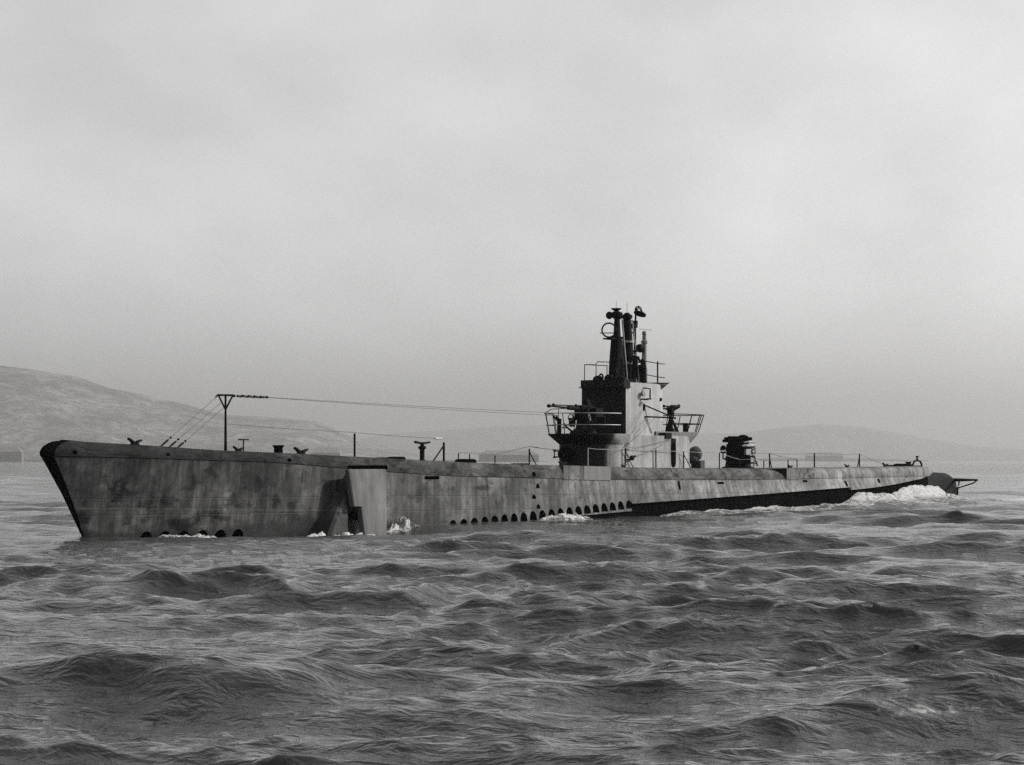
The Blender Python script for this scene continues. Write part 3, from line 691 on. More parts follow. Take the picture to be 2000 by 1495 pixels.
def bollard(t, p, r, h, name='capstan'):
    z = zdeck(t)
    return MB().lathe((t, p, z), [(r*1.05, 0), (r*1.0, h*.08), (r*.86, h*.2), (r*.84, h*.72), (r*1.1, h*.9), (r*1.14, h*.96), (r*1.1, h), (.02, h)], 18).build(name, 'black', sub)
bollard(15.2, 0, .24, .44); bollard(86.9, 0, .2, .34)
m = MB(); z = zdeck(13.3); m.cyl((13.3, -.5, z), (13.3, -.5, z+.62), .03); m.tube([(12.95, -.5, z+.62), (13.65, -.5, z+.62)], .035); m.build('sounding_head', 'gun', sub)
m = MB(); z = zdeck(26.8); m.lathe((26.78, 0, z), [(.16, 0), (.15, .1), (.12, .15), (.12, .62), (.2, .7), (.2, .78), (.1, .82), (.1, .9)], 14); m.tube([(26.15, 0, z+1.0), (26.6, 0, z+.95), (27.0, 0, z+.95), (27.45, 0, z+1.0)], [.07, .06, .06, .05]); m.build('hydrophone_post', 'gun', sub)
def hatch(t, p, l, w_, h, mat='black'):
    z = zdeck(t); m = MB(); rr = []
    for zz, k in ((0, 1), (h*.6, 1), (h*.9, .9), (h, .7)):
        rr.append([(t+l/2*k*math.copysign(abs(math.cos(a))**.6, math.cos(a)), p+w_/2*k*math.copysign(abs(math.sin(a))**.6, math.sin(a)), z+zz) for a in arc(17, 0, 2*math.pi)[:-1]])
    return m.loft(rr).build('hatch', mat, sub)
hatch(22.6, .8, 1.1, .9, .12); hatch(23.4, .8, .8, .8, .18); hatch(31.6, -.6, 1.3, .8, .28); hatch(84.0, .2, 1.6, .9, .14); hatch(85.7, .1, 1.9, .9, .22); hatch(34.3, 1.0, 1.2, .7, .1)
# stern light on its hooped bracket
z = zdeck(88.4)
m = MB(); m.tube([(87.75, .0, z-.05), (87.7, .0, z+.18), (87.95, 0, z+.40), (88.5, 0, z+.47), (89.0, 0, z+.40), (89.25, .0, z+.18), (89.2, 0, z-.1)], .07, 8); m.cyl((87.7, 0, z+.04), (89.3, 0, z+.04), .07); m.lathe((88.45, 0, z+.45), [(.07, 0), (.07, .1), (.12, .12), (.05, .16), (.05, .22), (.12, .25), (.12, .32), (.02, .34)], 12); m.build('stern_light', 'gun', sub)
# propeller guard on the port quarter
m = MB(); m.tube([(94.8, .2, 1.70), (92.5, 1.9, 1.72), (90.6, 3.62, 1.74)], [.13, .10, .06], 8); m.tube([(90.6, 3.62, 1.74), (91.6, 2.9, 1.5), (95.1, .3, 1.1)], .05, 8); m.tube([(95.2, .3, 1.2), (95.0, .35, .3)], .06, 8); m.tube([(94.0, .9, 1.7), (94.6, .6, 1.3)], .05)
m.build('propeller_guard', 'gun', sub)
m = MB(); m.tube([(94.8, -.2, 1.70), (92.5, -1.9, 1.72), (90.6, -3.62, 1.74)], [.13, .10, .06], 8); m.tube([(90.6, -3.62, 1.74), (95.1, -.3, 1.1)], .05, 8); m.build('propeller_guard', 'gun', sub)

# --- bow antenna mast, stays and wires
zm = zdeck(11.4)
m = MB(); m.tube([(11.4, 0, zm-.05), (11.4, 0, zm+.5), (11.4, 0, 5.36)], [.075, .06, .045], 10)
mast = m.build('antenna_mast', 'gun', sub)
m = MB()
for q in (-1, 0, 1): m.tube([(11.4, 0, 5.34), (11.4+.5*q, 0, 5.97)], .04 if q else .05)
m.tube([(10.85, 0, 5.98), (12.0, 0, 5.99)], .05); m.tube([(10.85, 0, 5.98), (10.72, 0, 5.88)], .035); m.tube([(11.4, -.45, 5.98), (11.4, .45, 5.98)], .04)
m.build('yoke', 'gun', mast)
def sag(a, b, s, n=14):
    a = Vector(a); b = Vector(b); return [tuple(a.lerp(b, i/n) - Vector((0, 0, s*4*(i/n)*(1-i/n)))) for i in range(n+1)]
def wire(pts, r=.013, parent=sub, name='antenna_wire', mat='wire'): return MB().tube(pts, r, 5).build(name, mat, parent)
for (a, b) in (((10.75, 0, 5.88), (6.9, 0, zdeck(6.9))), ((11.05, 0, 5.62), (7.45, 0, zdeck(7.45))), ((11.25, 0, 5.42), (8.0, 0, zdeck(8.0)))):
    wi = wire([a, b], .014, sub, 'stay_wire')
    va, vb = Vector(a), Vector(b)
    MB().tube([vb.lerp(va, .02), vb.lerp(va, .09), vb.lerp(va, .15), vb.lerp(va, .17)], [.03, .045, .045, .015], 8).build('turnbuckle', 'gun', wi)
    MB().ball(vb.lerp(va, .2), .05).build('insulator', 'gun', wi)
for q in (-.35, .0, .35):
    pts = [(12.0, q*.6, 5.97), (14.4, q*.4, 5.95)]
    wi = wire(pts, .02)
    for k in range(5):
        c = Vector(pts[0]).lerp(Vector(pts[1]), .12+.19*k+.05*q); MB().tube([c-Vector((.12, 0, 0)), c-Vector((.05, 0, 0)), c+Vector((.05, 0, 0)), c+Vector((.12, 0, 0))], [.02, .055, .055, .02], 8).build('insulator', 'gun', wi)
for q in (-.12, .12):
    wire(sag((14.4, q, 5.95), (40.6, q*4, 5.62 if q > 0 else 5.52), .04), .011)
wi = wire([(11.4, 0, 4.72)] + sag((11.45, 0, 4.72), (20.9, 0, 4.44), .03) + sag((20.9, 0, 4.44), (28.5, 0, 4.2), .03), .012)
MB().tube([(27.9, 0, 4.2), (28.1, 0, 4.2), (28.5, 0, 4.2)], .045, 8).build('insulator', 'insulator', wi)
def post(t, p, h, r=.04, brace=0, name='stanchion', mat='gun'):
    z = zdeck(t)-.02; m = MB(); m.cyl((t, p, z), (t, p, z+h), r)
    if brace: m.cyl((t+brace, p, z), (t, p, z+h*.85), r*.7)
    return m.build(name, mat, sub)
post(21.1, 0, 1.22, .05); post(28.7, 0, 1.06, .055, -1.1)
# lifelines on the fore deck (starboard side) and abreast the tower
post(32.75, -1.8, .62, .03); post(33.8, -1.8, .6, .03); post(36.25, -1.8, .56, .03); post(39.7, -1.8, 1.0, .04, .8)
wire([(32.75, -1.8, 3.5), (33.8, -1.8, 3.5), (36.25, -1.8, 3.42), (39.7, -1.8, 3.86), (40.6, -1.75, 3.8)], .016, sub, 'lifeline')
wire(sag((40.0, -1.8, 3.84), (43.5, -1.9, 3.7), .04), .014, sub, 'lifeline')
PT = [(39.4, 2.05, 1.02), (41.4, 2.1, 1.0), (43.5, 2.0, 1.12), (46.95, 2.0, 1.05), (50.2, 2.0, 1.0), (54.6, 2.0, .98), (57.2, 2.0, .6)]
for t, p, h in PT: post(t, p, h, .035, .9 if t in (43.5, 50.2) else (0), 'stanchion', 'steel' if t < 43 else 'gun')
for i in range(len(PT)-1):
    a, b = PT[i], PT[i+1]; wire(sag((a[0], a[1], zdeck(a[0])+a[2]-.03), (b[0], b[1], zdeck(b[0])+b[2]-.03), .03), .014, sub, 'lifeline', 'steel')
wire(sag((57.2, 2.0, zdeck(57)+.57), (63.5, 1.6, 3.3), .05), .012, sub, 'lifeline')
PA = [(65.2, 0, .96), (71.7, 0, .97), (78.7, 0, .93)]
for t, p, h in PA: post(t, p, h, .045, -.35 if t > 75 else .3 if t < 66 else 0)
wire([(62.4, .2, 3.55)] + sag((65.2, 0, zdeck(65)+.94), (71.7, 0, zdeck(71.7)+.95), .04) + sag((71.7, 0, zdeck(71.7)+.95), (78.7, 0, zdeck(78.7)+.91), .04) + [(82.5, 0, 2.85)], .013, sub, 'lifeline')
for t, h in ((63.8, .5), (67.2, .55), (68.5, .58)): post(t, .3, h, .035)
wire([(63.8, .3, 3.1), (67.2, .3, 3.15), (68.5, .3, 3.2)], .014, sub, 'lifeline'); wire(sag((65.2, 0, 3.55), (68.5, .3, 3.2), .04), .016, sub, 'lifeline')
# rigging from the bridge boom and the tower to the deck
foot = (43.5, 2.0, 3.85)
for a in ((46.3, 1.45, 5.85), (46.8, 1.5, 5.5), (47.3, 1.75, 5.5)): wire(sag(foot, a, .04), .012, sub, 'guy_wire')
wire(sag((43.5, 2.0, 3.8), (48.6, 1.95, 4.3), .09), .012, sub, 'guy_wire'); wire(sag((44.1, 2.05, 3.3), (48.8, 1.95, 4.3), .12), .012, sub, 'guy_wire')
MB().ball((44.15, 2.05, 3.25), .17, .14, .15).tube([(44.15, 2.05, 3.25), (44.45, 2.1, 3.35)], .06).build('lifeline_reel', 'gun', sub)
# hull rungs on the tower
for k in range(5):
    z = 2.95+.26*k
    MB().tube([(43.5+.1*k, 1.84, z), (43.55+.1*k, 2.0, z), (43.9+.1*k, 2.02, z+.02), (43.95+.1*k, 1.86, z+.02)], .018, 6).build('rung', 'steel', tw)

# ------------------------------------------------------------------ lookout standing on the bridge
def person(loc, face, label):
    # one continuous body grown with a skin modifier, then baked to a mesh
    J = {}; E = []; RD = []
    V = []
    def v(name, x, y, z, r, r2=None): J[name] = len(V); V.append((x, y, z)); RD.append((r, r2 or r))
    def e(a, b): E.append((J[a], J[b]))
    v('pelvis', 0, 0, .98, .15, .12); v('waist', 0, 0, 1.14, .145, .11); v('chest', 0, .01, 1.36, .17, .125); v('neckb', 0, 0, 1.52, .075); v('neck', 0, .015, 1.58, .058)
    v('head', 0, .03, 1.68, .088, .1); v('crown', 0, .02, 1.77, .075, .085)
    for a, b in (('pelvis', 'waist'), ('waist', 'chest'), ('chest', 'neckb'), ('neckb', 'neck'), ('neck', 'head'), ('head', 'crown')): e(a, b)
    for s, n in ((-1, 'l'), (1, 'r')):
        v('hip'+n, s*.1, 0, .9, .1); v('knee'+n, s*.11, .02, .5, .07); v('ank'+n, s*.12, -.01, .1, .05); v('toe'+n, s*.14, .17, .045, .045)
        e('pelvis', 'hip'+n); e('hip'+n, 'knee'+n); e('knee'+n, 'ank'+n); e('ank'+n, 'toe'+n)
        v('sh'+n, s*.2, 0, 1.44, .075); v('el'+n, s*.27, .07, 1.16, .055); v('wr'+n, s*.18, .32, 1.17, .036); v('palm'+n, s*.16, .38, 1.18, .036, .03)
        e('chest', 'sh'+n); e('sh'+n, 'el'+n); e('el'+n, 'wr'+n); e('wr'+n, 'palm'+n)
        for k in range(4):
            ln = (.03, .036, .033, .024)[k]
            v(f'f{n}{k}a', s*(.16-.03+.02*k), .41+ln*.3, 1.19, .0095); v(f'f{n}{k}b', s*(.155-.03+.02*k), .43+ln, 1.175, .009); v(f'f{n}{k}c', s*(.15-.03+.02*k), .43+ln, 1.145, .008)
            e('palm'+n, f'f{n}{k}a'); e(f'f{n}{k}a', f'f{n}{k}b'); e(f'f{n}{k}b', f'f{n}{k}c')
        v(f't{n}a', s*.125, .385, 1.185, .011); v(f't{n}b', s*.105, .42, 1.175, .0095); e('palm'+n, f't{n}a'); e(f't{n}a', f't{n}b')
    me = bpy.data.meshes.new('person'); me.from_pydata(V, E, [])
    o = bpy.data.objects.new('person', me); COL.objects.link(o)
    o.modifiers.new('s', 'SKIN'); sv = me.skin_vertices[0].data
    for i, r in enumerate(RD): sv[i].radius = r
    sv[0].use_root = True
    ss = o.modifiers.new('u', 'SUBSURF'); ss.levels = 1; ss.render_levels = 1
    dg = bpy.context.evaluated_depsgraph_get()
    mm = bpy.data.meshes.new_from_object(o.evaluated_get(dg), depsgraph=dg)
    o.modifiers.clear(); o.data = mm
    mm.materials.clear(); mm.materials.append(M['cloth']); mm.materials.append(M['skin'])
    for p in mm.polygons:
        p.use_smooth = True
        c = p.center
        if 1.53 < c.z < 1.74 or (c.y > .33 and c.z > 1.0): p.material_index = 1
    h = bpy.data.objects.new('cap', MB().lathe((0, 0, 1.72), [(.1, 0), (.108, .03), (.105, .1), (.05, .14), (.01, .145)], 14).box(-.07, .07, -.17, -.06, 1.725, 1.738).mesh('cap', 'cloth')); COL.objects.link(h); h.parent = o; h.location = (0, .02, 0)
    nb = MB().ball((0, -.13, 1.665), .016, .022, .02, 8, 6)
    for s in (-1, 1): nb.ball((s*.088, -.02, 1.67), .014, .02, .03, 8, 6)
    f = nb.build('nose_and_ears', 'skin', o)
    f.name = 'facial_feature'
    o.location = loc; o.rotation_euler = (0, 0, face)
    return tag(o, label, 'person')
person((46.55, -.9, 7.425), R(-55), 'person in dark clothing standing beside the periscope shears on the bridge')

# ------------------------------------------------------------------ the sea
LV = [(-8, 0), (0, .0), (3, -.05), (5, -.26), (8, -.34), (12, -.42), (16, -.5), (19, -.36), (22, -.05), (25, .08), (32, .06), (45, .05), (60, .1), (72, .2), (80, .28), (90, .3), (100, .1), (115, 0)]
NW = 230
lam = np.exp(rng.uniform(np.log(.42), np.log(16), NW)); lam.sort()
base_dir = math.atan2(-CC, -SS) + R(-16)             # the chop runs roughly towards the photographer
spread = np.where(lam > 5, R(20), np.where(lam > 1.5, R(28), R(40)))
wdir = base_dir + rng.normal(0, 1, NW)*spread
kk = 2*np.pi/lam
steep = np.where(lam < 1.3, .032, np.where(lam < 3, .031, np.where(lam < 8, .0205, .0125)))*rng.uniform(.6, 1.4, NW)
amp = steep/kk
ph = rng.uniform(0, 2*np.pi, NW)
kx, ky = kk*np.cos(wdir), kk*np.sin(wdir)
def sea_level(x, y):
    lv = np.interp(x, [a for a, _ in LV], [b for _, b in LV])
    hb = np.interp(x, [-6, 0, 20, 28, 60, 80, 95, 105], [0, .1, 2.5, 2.9, 2.9, 2.0, .3, 0])
    inx = np.clip(np.minimum(x+8, 112-x)/8, 0, 1)
    d = np.maximum(np.abs(y)-hb, 0)
    return lv*np.exp(-(d/8.0)**2), 1-.66*np.exp(-(d/10)**2)*inx
def waves(x, y, cell):
    "displacement of the wind sea at points x, y; waves shorter than the mesh can carry are left out"
    x = x.astype(np.float32); y = y.astype(np.float32)
    gm = np.zeros_like(x)
    for q, (gl, ga, gp_) in enumerate(((38, .3, 0), (27, 1.9, 1), (19, 2.7, 2), (52, 1.1, 4), (23, .9, 5), (31, 2.3, 3))):
        gm += np.cos((x*math.cos(ga)+y*math.sin(ga))*2*math.pi/gl+gp_)
    gm = np.clip(.95+.17*gm, .5, 1.45)
    dx = np.zeros_like(x); dy = np.zeros_like(x); dz = np.zeros_like(x); fold = np.zeros_like(x)
    for i in range(NW):
        ok = cell < lam[i]/2.6
        if not ok.any(): continue
        xs, ys = x[ok], y[ok]
        q = (kx[i]*xs+ky[i]*ys+ph[i]).astype(np.float32)
        c, s = np.cos(q), np.sin(q)
        Q = 1.2 if lam[i] > 1.5 else .9
        dz[ok] += amp[i]*c
        dx[ok] -= Q*amp[i]*kx[i]/kk[i]*s; dy[ok] -= Q*amp[i]*ky[i]/kk[i]*s
        if lam[i] > 1.0: fold[ok] += amp[i]*kk[i]*c
    return dx*gm, dy*gm, dz*gm, fold*gm
def grid_mesh(name, P, wrap):
    nr, nc = P.shape[:2]
    me = bpy.data.meshes.new(name)
    me.vertices.add(nr*nc); me.vertices.foreach_set('co', P.reshape(-1).astype(np.float32))
    i = np.arange(nr-1)[:, None]; j = np.arange(nc if wrap else nc-1)[None, :]; j2 = (j+1) % nc
    quads = np.stack([i*nc+j, i*nc+j2, (i+1)*nc+j2, (i+1)*nc+j], -1).reshape(-1, 4)
    nq = len(quads)
    me.loops.add(nq*4); me.loops.foreach_set('vertex_index', quads.reshape(-1).astype(np.int32))
    me.polygons.add(nq); me.polygons.foreach_set('loop_start', np.arange(0, nq*4, 4, dtype=np.int32))
    me.polygons.foreach_set('use_smooth', np.ones(nq, dtype=bool))
    me.update(calc_edges=True)
    return me
# one sheet out to the horizon: rings round the photographer, finest where he looks
r1 = np.exp(np.arange(math.log(17), math.log(190), .0042)); r2 = np.exp(np.arange(math.log(190), math.log(900), .010)); r3 = np.exp(np.arange(math.log(900), math.log(18500), .06))
rad = np.concatenate([[.5, 4, 9, 13], r1, r2[1:], r3[1:], [18500]])
fine = np.arange(-R(19), R(19), .00098)
rest = np.arange(R(19), 2*np.pi-R(19), R(2.5))
ang = np.concatenate([fine, rest])
view = math.atan2(CC, SS)
A = view+ang
X = CAM.x+rad[:, None]*np.cos(A)[None, :]; Y = CAM.y+rad[:, None]*np.sin(A)[None, :]
cr = np.gradient(rad); cell = np.maximum(cr[:, None]*np.ones(len(ang))[None, :], rad[:, None]*np.concatenate([np.full(len(fine), .001), np.full(len(rest), R(2.5))])[None, :])
dx, dy, dz, fold = waves(X.ravel(), Y.ravel(), cell.ravel())
dx, dy, dz, fold = (q.reshape(X.shape) for q in (dx, dy, dz, fold))
lv, att = sea_level(X, Y)
# a few steeper seas rolling by between the photographer and the boat: lateral, distance, height, half-length, slant
swell = np.zeros_like(X); froth = np.zeros_like(X)
LAT = rad[:, None]*np.sin(-ang)[None, :]; DST = rad[:, None]*np.cos(ang)[None, :]
for la, di, hh, ln, sl, fr in ((-1.6, 54, .36, 3.4, .16, 0), (.6, 50, .24, 1.8, -.4, .2), (-4.4, 32.2, .34, 2.6, -.05, .3), (5.3, 30, .28, 2.2, .05, .5), (2.4, 41, .22, 2.4, .1, .45), (9, 47, .2, 3.0, .1, 0), (-8, 60, .2, 4.0, .1, 0)):
    u_ = LAT-la; v_ = DST-di-sl*u_+.35*np.sin(u_*1.7+di)
    env = np.exp(-(u_/ln)**2)
    front = np.exp(-np.abs(v_/.62)**1.4); back = np.exp(-(v_/2.2)**2)
    swell += hh*env*(1+.3*np.sin(u_*4.1+di)*np.exp(-(v_/1.2)**2)*.5)*(np.where(v_ < 0, front, back)-.35*np.exp(-((v_+2.0)/1.2)**2))
    froth = np.maximum(froth, fr*env*np.exp(-((v_+.3)/.45)**2))
P = np.stack([X+dx*att, Y+dy*att, dz*att+lv+swell], -1)
foam = np.maximum(np.clip((fold*att-.42)*1.6, 0, .5)*(rad[:, None] < 260), froth)
# churned water close along the port side and in the wake
hb = np.interp(X, [0, 20, 28, 60, 80, 95], [.1, 2.5, 2.9, 2.9, 2.0, .3]); d = np.abs(Y)-hb
foam = np.maximum(foam, np.exp(-(np.maximum(d, 0)/1.1)**2)*np.interp(X, [0, 2, 12, 18, 22, 30, 46, 52, 60, 95, 110, 140], [.3, .45, .4, .55, .52, .42, .42, .62, .85, .95, .7, 0]))
foam = np.maximum(foam, np.exp(-(Y/7)**2)*np.interp(X, [88, 96, 180, 260], [0, .62, .42, 0]))
me = grid_mesh('sea', P, True)
a_ = me.attributes.new('foam', 'FLOAT', 'POINT'); a_.data.foreach_set('value', foam.ravel().astype(np.float32))
me.materials.append(M['water'])
sea = bpy.data.objects.new('sea', me); COL.objects.link(sea); tag(sea, 'choppy grey open water', kind='structure')

# ------------------------------------------------------------------ white water
def foam_mat():
    m = NT('white water')
    at = m.n('ShaderNodeAttribute'); at.attribute_name = 'foam'
    br = m.noise((.55, 1, 1.2), 2.4, 9, .78, (7, 3, 1), .9)
    fn = m.noise((1, 1, 1.0), 9, 5, .7)
    f = m.rng(m.math('ADD', at.outputs['Fac'], m.math('MULTIPLY', m.math('SUBTRACT', br, .5), 2.2)), .22, .66, 0, 1, True)
    h = m.math('ADD', br, m.math('MULTIPLY', fn, .35))
    foam_s = m.principled(m.rng(br, .3, .7, .2, .42), .95, m.bump(h, .45, .1))
    wat = m.principled(.05, .2, m.bump(h, .5, .08), 0, .5, 1.333)
    mx = m.n('ShaderNodeMixShader'); m.l(f, mx.inputs[0]); m.l(wat, mx.inputs[1]); m.l(foam_s, mx.inputs[2])
    return m.done(mx.outputs[0])
M['foam'] = foam_mat()
def fbm(x, y, s, o=4):
    return np.array([mnoise.fractal(Vector((a*s, b*s, 3.3)), .8, 2.1, o) for a, b in zip(x.ravel(), y.ravel())]).reshape(x.shape)
def wash(name, t0, t1, p0, width, height, dens, label, ds=.18, dw=.12, rough=.5):
    "a heap of broken water along the port side: p0, width, height, dens are tables over t"
    ts = np.arange(t0, t1, ds); nw = int(max(b for _, b in width)/dw)+2
    u = np.linspace(0, 1, nw)
    Tt = np.repeat(ts[:, None], nw, 1)
    wd = np.array([interp(t, width) for t in ts])[:, None]; pp = np.array([interp(t, p0) for t in ts])[:, None]
    hh = np.array([interp(t, height) for t in ts])[:, None]; dn = np.array([interp(t, dens) for t in ts])[:, None]
    Pp = pp+wd*u[None, :]
    n1, n2 = (fbm(Tt*.45, Pp, .5), fbm(Tt*.6+50, Pp, 1.5)) if ds > .1 else (fbm(Tt, Pp, 1.9), fbm(Tt+50, Pp, 6.0))
    prof = (.7*np.exp(-(u[None, :]/.13)**2)+.3*np.exp(-(u[None, :]/.6)**2)-.3*np.exp(-1/.36)) if ds > .1 else np.exp(-(u[None, :]/.5)**2)-np.exp(-4)
    dx, dy, dz, _ = waves(Tt.ravel(), -Pp.ravel(), np.full(Tt.size, .3)); dz = dz.reshape(Tt.shape)
    lv, att = sea_level(Tt, -Pp)
    lift = hh*prof*(1+rough*n1*1.2+rough*n2*.5)
    edge = np.clip(np.minimum(Tt-t0, t1-Tt)/2.0, 0, 1)
    Z = dz*att+lv-.12+lift*edge+.03*n2+.2*edge*np.clip((1-u)*4, 0, 1)[None, :]
    me = grid_mesh(name, np.stack([Tt+.15*n2, -Pp-.1*n1, Z], -1), False)
    fo = dn*(1.05-.75*u[None, :])*edge+.15*n1
    a_ = me.attributes.new('foam', 'FLOAT', 'POINT'); a_.data.foreach_set('value', np.clip(fo, 0, 1).ravel().astype(np.float32))
    me.materials.append(M['foam'])
    o = bpy.data.objects.new(name, me); COL.objects.link(o)
    return tag(o, label, kind='stuff')
hbt = [(0, .1), (2, .2), (6, .9), (10, 1.4), (15, 2.0), (20, 2.5), (28, 2.85), (40, 2.9), (60, 2.85), (72, 2.5), (80, 1.9), (86, 1.3), (89, .9), (92, .6), (95, .3), (98, .1)]
wash('stern_wash', 62, 99, hbt, [(62, 2.5), (75, 3.5), (88, 3.6), (99, 4)], [(62, .1), (70, .2), (71.5, .45), (73, .6), (76, .68), (80, .8), (85, .95), (88, 1.02), (90, .85), (92, .45), (94, .3), (97, .1), (99, .05)], [(62, .42), (70, .5), (75, .56), (90, .66), (99, .45)], 'white wash heaped up along the stern quarter', rough=.13)
wash('side_wash', 44, 66, hbt, [(44, 1.5), (66, 3)], [(44, .05), (55, .12), (66, .2)], [(44, .3), (52, .5), (58, .55), (66, .6)], 'thin white wash along the black side behind the tower')
wash('splash', 18.9, 22.6, [(18, 2.5), (23, 2.6)], [(18, .9), (23, .9)], [(18.9, .05), (20.3, .18), (20.9, .35), (21.3, .5), (21.7, .42), (22.3, .15)], [(18.9, .7), (21, 1.1), (22.6, .7)], 'white splash behind the folded bow plane', .045, .045, 1.6)
wash('foam_line', 12.0, 19.4, [(12, 2.6), (15.5, 2.9), (17, 3.3), (19.4, 3.2)], [(12, .8), (19.4, .8)], [(12, .1), (14, .22), (17, .18), (19.4, .15)], [(12, .4), (14, .9), (17, .8), (19.4, .8)], 'white foam line at the water below the bow plane', .06, .06, .9)
wash('foam_line', 4.3, 10.8, [(4.3, .85), (10.8, 1.6)], [(4, .4), (11, .4)], [(4.3, .1), (5, .22), (7, .06), (8.5, .12), (9.4, .05), (10.2, .2), (10.8, .1)], [(4.3, .6), (5, .85), (6.4, .4), (8.4, .8), (9.2, .45), (10.3, .9)], 'broken white foam under the flood holes of the bow', .06, .05, .9)
wash('foam_line', 31.5, 38.2, [(31, 3.0), (39, 3.05)], [(31, .7), (39, .8)], [(31.5, .04), (34, .12), (36.5, .24), (37.8, .2)], [(31.5, .5), (35, .8), (37.5, 1.0)], 'bright foam patch below the tower front', .08, .06, .7)
# ------------------------------------------------------------------ far shore
def land_mat(name, base):
    m = NT(name)
    a = m.noise((1, 1, 1), .006, 6, .65); b = m.noise((1, 1, 1), .03, 5, .6, (5, 2, 0))
    v = m.math('MULTIPLY', m.rng(a, .4, .6, .35, 1.7), base); v = m.math('MULTIPLY', v, m.rng(b, .4, .6, .5, 1.7))
    return m.done(m.principled(v, .95))
M['land'] = land_mat('scrub and dry grass', .075); M['farland'] = paint('far hills paled for haze', .17, .12, .1, .9); M['shore'] = land_mat('dark shore', .02)  # far hills have part of the haze fade put into their pale colour
M['shed'] = paint('pale shed walls', .1, .1, .1, .8); M['roof'] = paint('pale shed roof', .16, .1, .05, .7); M['shedwin'] = paint('dark windows', .12, .1, .1, .4)
F_PX = 4872.0
def ridge(name, prof, dist, depth, label, mat='land', seed=0):
    "a range of hills: crest heights given along the horizon, at its real distance"
    xs = np.arange(prof[0][0], prof[-1][0], 5.0); v = np.linspace(-1, 1, 60)
    H = np.interp(xs, [a for a, _ in prof], [900-b for _, b in prof])*dist/F_PX
    lat = (xs-1000)*dist/F_PX
    Pn = np.zeros((len(v), len(xs), 3))
    for i, q in enumerate(v):
        dd = dist+q*depth
        sh = max(0, 1-abs(q)**1.5)
        for j, x in enumerate(lat):
            n = mnoise.fractal(Vector((x*.0025+seed, dd*.0025, 0)), .9, 2.1, 5)
            h = H[j]*sh*(1+.28*n*(1-sh)) + 5*n - 2*(1-sh)
            pt = from_cam(x, dd); Pn[i, j] = (pt.x, pt.y, h if 0 < i < len(v)-1 else -3)
    me = grid_mesh(name, Pn, False); me.materials.append(M[mat])
    o = bpy.data.objects.new(name, me); COL.objects.link(o); return tag(o, label, kind='structure')
ridge('hill', [(-1500, 880), (-1100, 800), (-700, 745), (-300, 712), (0, 713), (52, 717), (105, 726), (147, 732), (175, 742), (210, 756), (245, 763), (287, 771), (311, 781), (343, 784), (385, 795), (420, 805), (455, 811), (507, 813), (560, 817), (612, 821), (647, 833), (672, 844), (720, 862), (800, 885), (900, 904)], 11000, 1500, 'hazy bare hill behind the bow')
ridge('hill', [(560, 900), (640, 862), (700, 858), (760, 846), (830, 842), (900, 838), (960, 832), (1050, 829), (1150, 832), (1260, 836), (1360, 848), (1450, 846), (1520, 836), (1600, 828), (1680, 832), (1740, 842), (1790, 852), (1850, 864), (1920, 872), (2050, 880), (2300, 904)], 17000, 1200, 'faint far hills behind the tower and stern', 'farland', 5)
ridge('shoreline', [(-1500, 894), (-300, 893), (-40, 893), (60, 894), (200, 896), (420, 897), (700, 898), (860, 897), (1060, 898), (1200, 904)], 6500, 160, 'low dark shoreline below the hill', 'shore', 9)
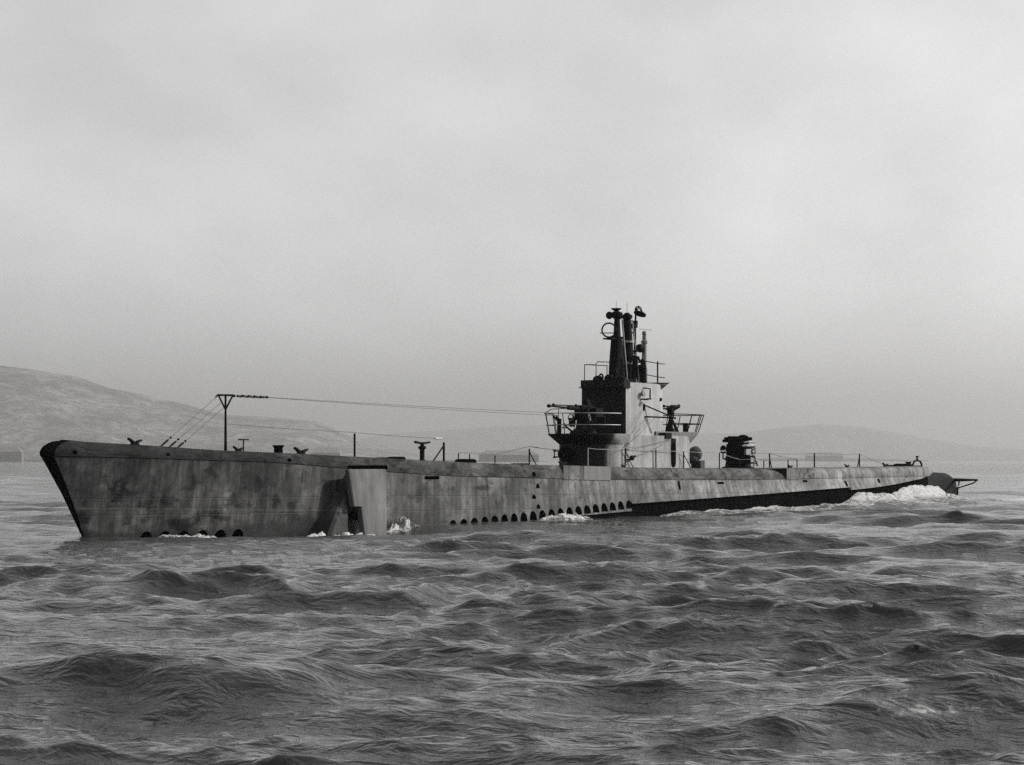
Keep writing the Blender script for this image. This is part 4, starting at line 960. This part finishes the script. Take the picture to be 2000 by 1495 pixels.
def shed(x0, x1, ytop, dist, label, cols=6):
    a, b = (x0-1000)*dist/F_PX, (x1-1000)*dist/F_PX; h = (900-ytop)*dist/F_PX+3.1; wd = 30
    root = bpy.data.objects.new('waterfront_shed', None); COL.objects.link(root)
    base = from_cam((a+b)/2, dist); root.location = base
    def part(name, pts, faces, mat, par):
        me = bpy.data.meshes.new(name); me.from_pydata([tuple(from_cam(q[0], dist+q[1], q[2])-base) for q in pts], [], faces)
        bm = bmesh.new(); bm.from_mesh(me); bmesh.ops.recalc_face_normals(bm, faces=bm.faces); bm.to_mesh(me); bm.free()
        me.materials.append(M[mat]); o = bpy.data.objects.new(name, me); COL.objects.link(o); o.parent = par; return o
    def bx(x0, x1, y0, y1, z0, z1):
        return [(x, y, z) for z in (z0, z1) for y in (y0, y1) for x in (x0, x1)], [(0, 1, 3, 2), (4, 6, 7, 5), (0, 4, 5, 1), (2, 3, 7, 6), (0, 2, 6, 4), (1, 5, 7, 3)]
    wl = part('wall', *bx(a, b, 0, wd, 0, h*.62), 'shed', root)
    g = (b-a)*.12
    part('roof', [(a-1, -1, h*.63), (b+1, -1, h*.63), (b+1, wd+1, h*.63), (a-1, wd+1, h*.63), (a+g, wd/2, h), (b-g, wd/2, h)], [(0, 1, 5, 4), (2, 3, 4, 5), (0, 4, 3), (1, 2, 5), (0, 3, 2, 1)], 'roof', root)
    for k in range(cols):
        c = a+(b-a)*(k+.5)/cols; part('window', *bx(c-(b-a)/cols*.3, c+(b-a)/cols*.3, -.3, .2, h*.18, h*.44), 'shedwin', wl)
    return tag(root, label, 'building', 'sheds along the far shore')
shed(-60, 42, 871, 6300, 'pale long shed on the far shore left of the bow', 8)
shed(608, 664, 874, 6300, 'pale roofed shed showing just above the fore deck', 5)
shed(935, 1052, 880, 6300, 'long hazy shed on the shore just left of the tower', 10)
shed(1574, 1646, 884, 9300, 'faint shed far behind the stern rails', 6)
shed(330, 395, 884, 6300, 'shed on the far shore behind the bow antenna stays', 5)
# part of the town ashore behind the stern stays faint in the haze
ridge('shoreline', [(1380, 904), (1450, 894), (1700, 893), (1780, 897), (1850, 904)], 9500, 200, 'faint low shore behind the stern', 'shore', 13)

# ------------------------------------------------------------------ haze: the moist air over the bay
def haze():
    c = Vector((CAM.x, CAM.y, 0)); s = 19500
    me = bpy.data.meshes.new('haze'); z0, z1 = -6.0, 480.0
    vs = [(c.x+sx*s, c.y+sy*s, z) for z in (z0, z1) for sy in (-1, 1) for sx in (-1, 1)]
    me.from_pydata(vs, [], [(0, 2, 3, 1), (4, 5, 7, 6), (0, 1, 5, 4), (2, 6, 7, 3), (0, 4, 6, 2), (1, 3, 7, 5)])
    o = bpy.data.objects.new('haze', me); COL.objects.link(o)
    mt = bpy.data.materials.new('haze'); mt.use_nodes = True; t = mt.node_tree; t.nodes.clear()
    ou = t.nodes.new('ShaderNodeOutputMaterial'); pv = t.nodes.new('ShaderNodeVolumePrincipled')
    pv.inputs['Color'].default_value = (.58, .576, .572, 1); pv.inputs['Density'].default_value = .0001; pv.inputs['Anisotropy'].default_value = .6
    t.links.new(pv.outputs[0], ou.inputs['Volume']); me.materials.append(mt)
    return tag(o, 'pale haze over the water', kind='stuff')
haze()
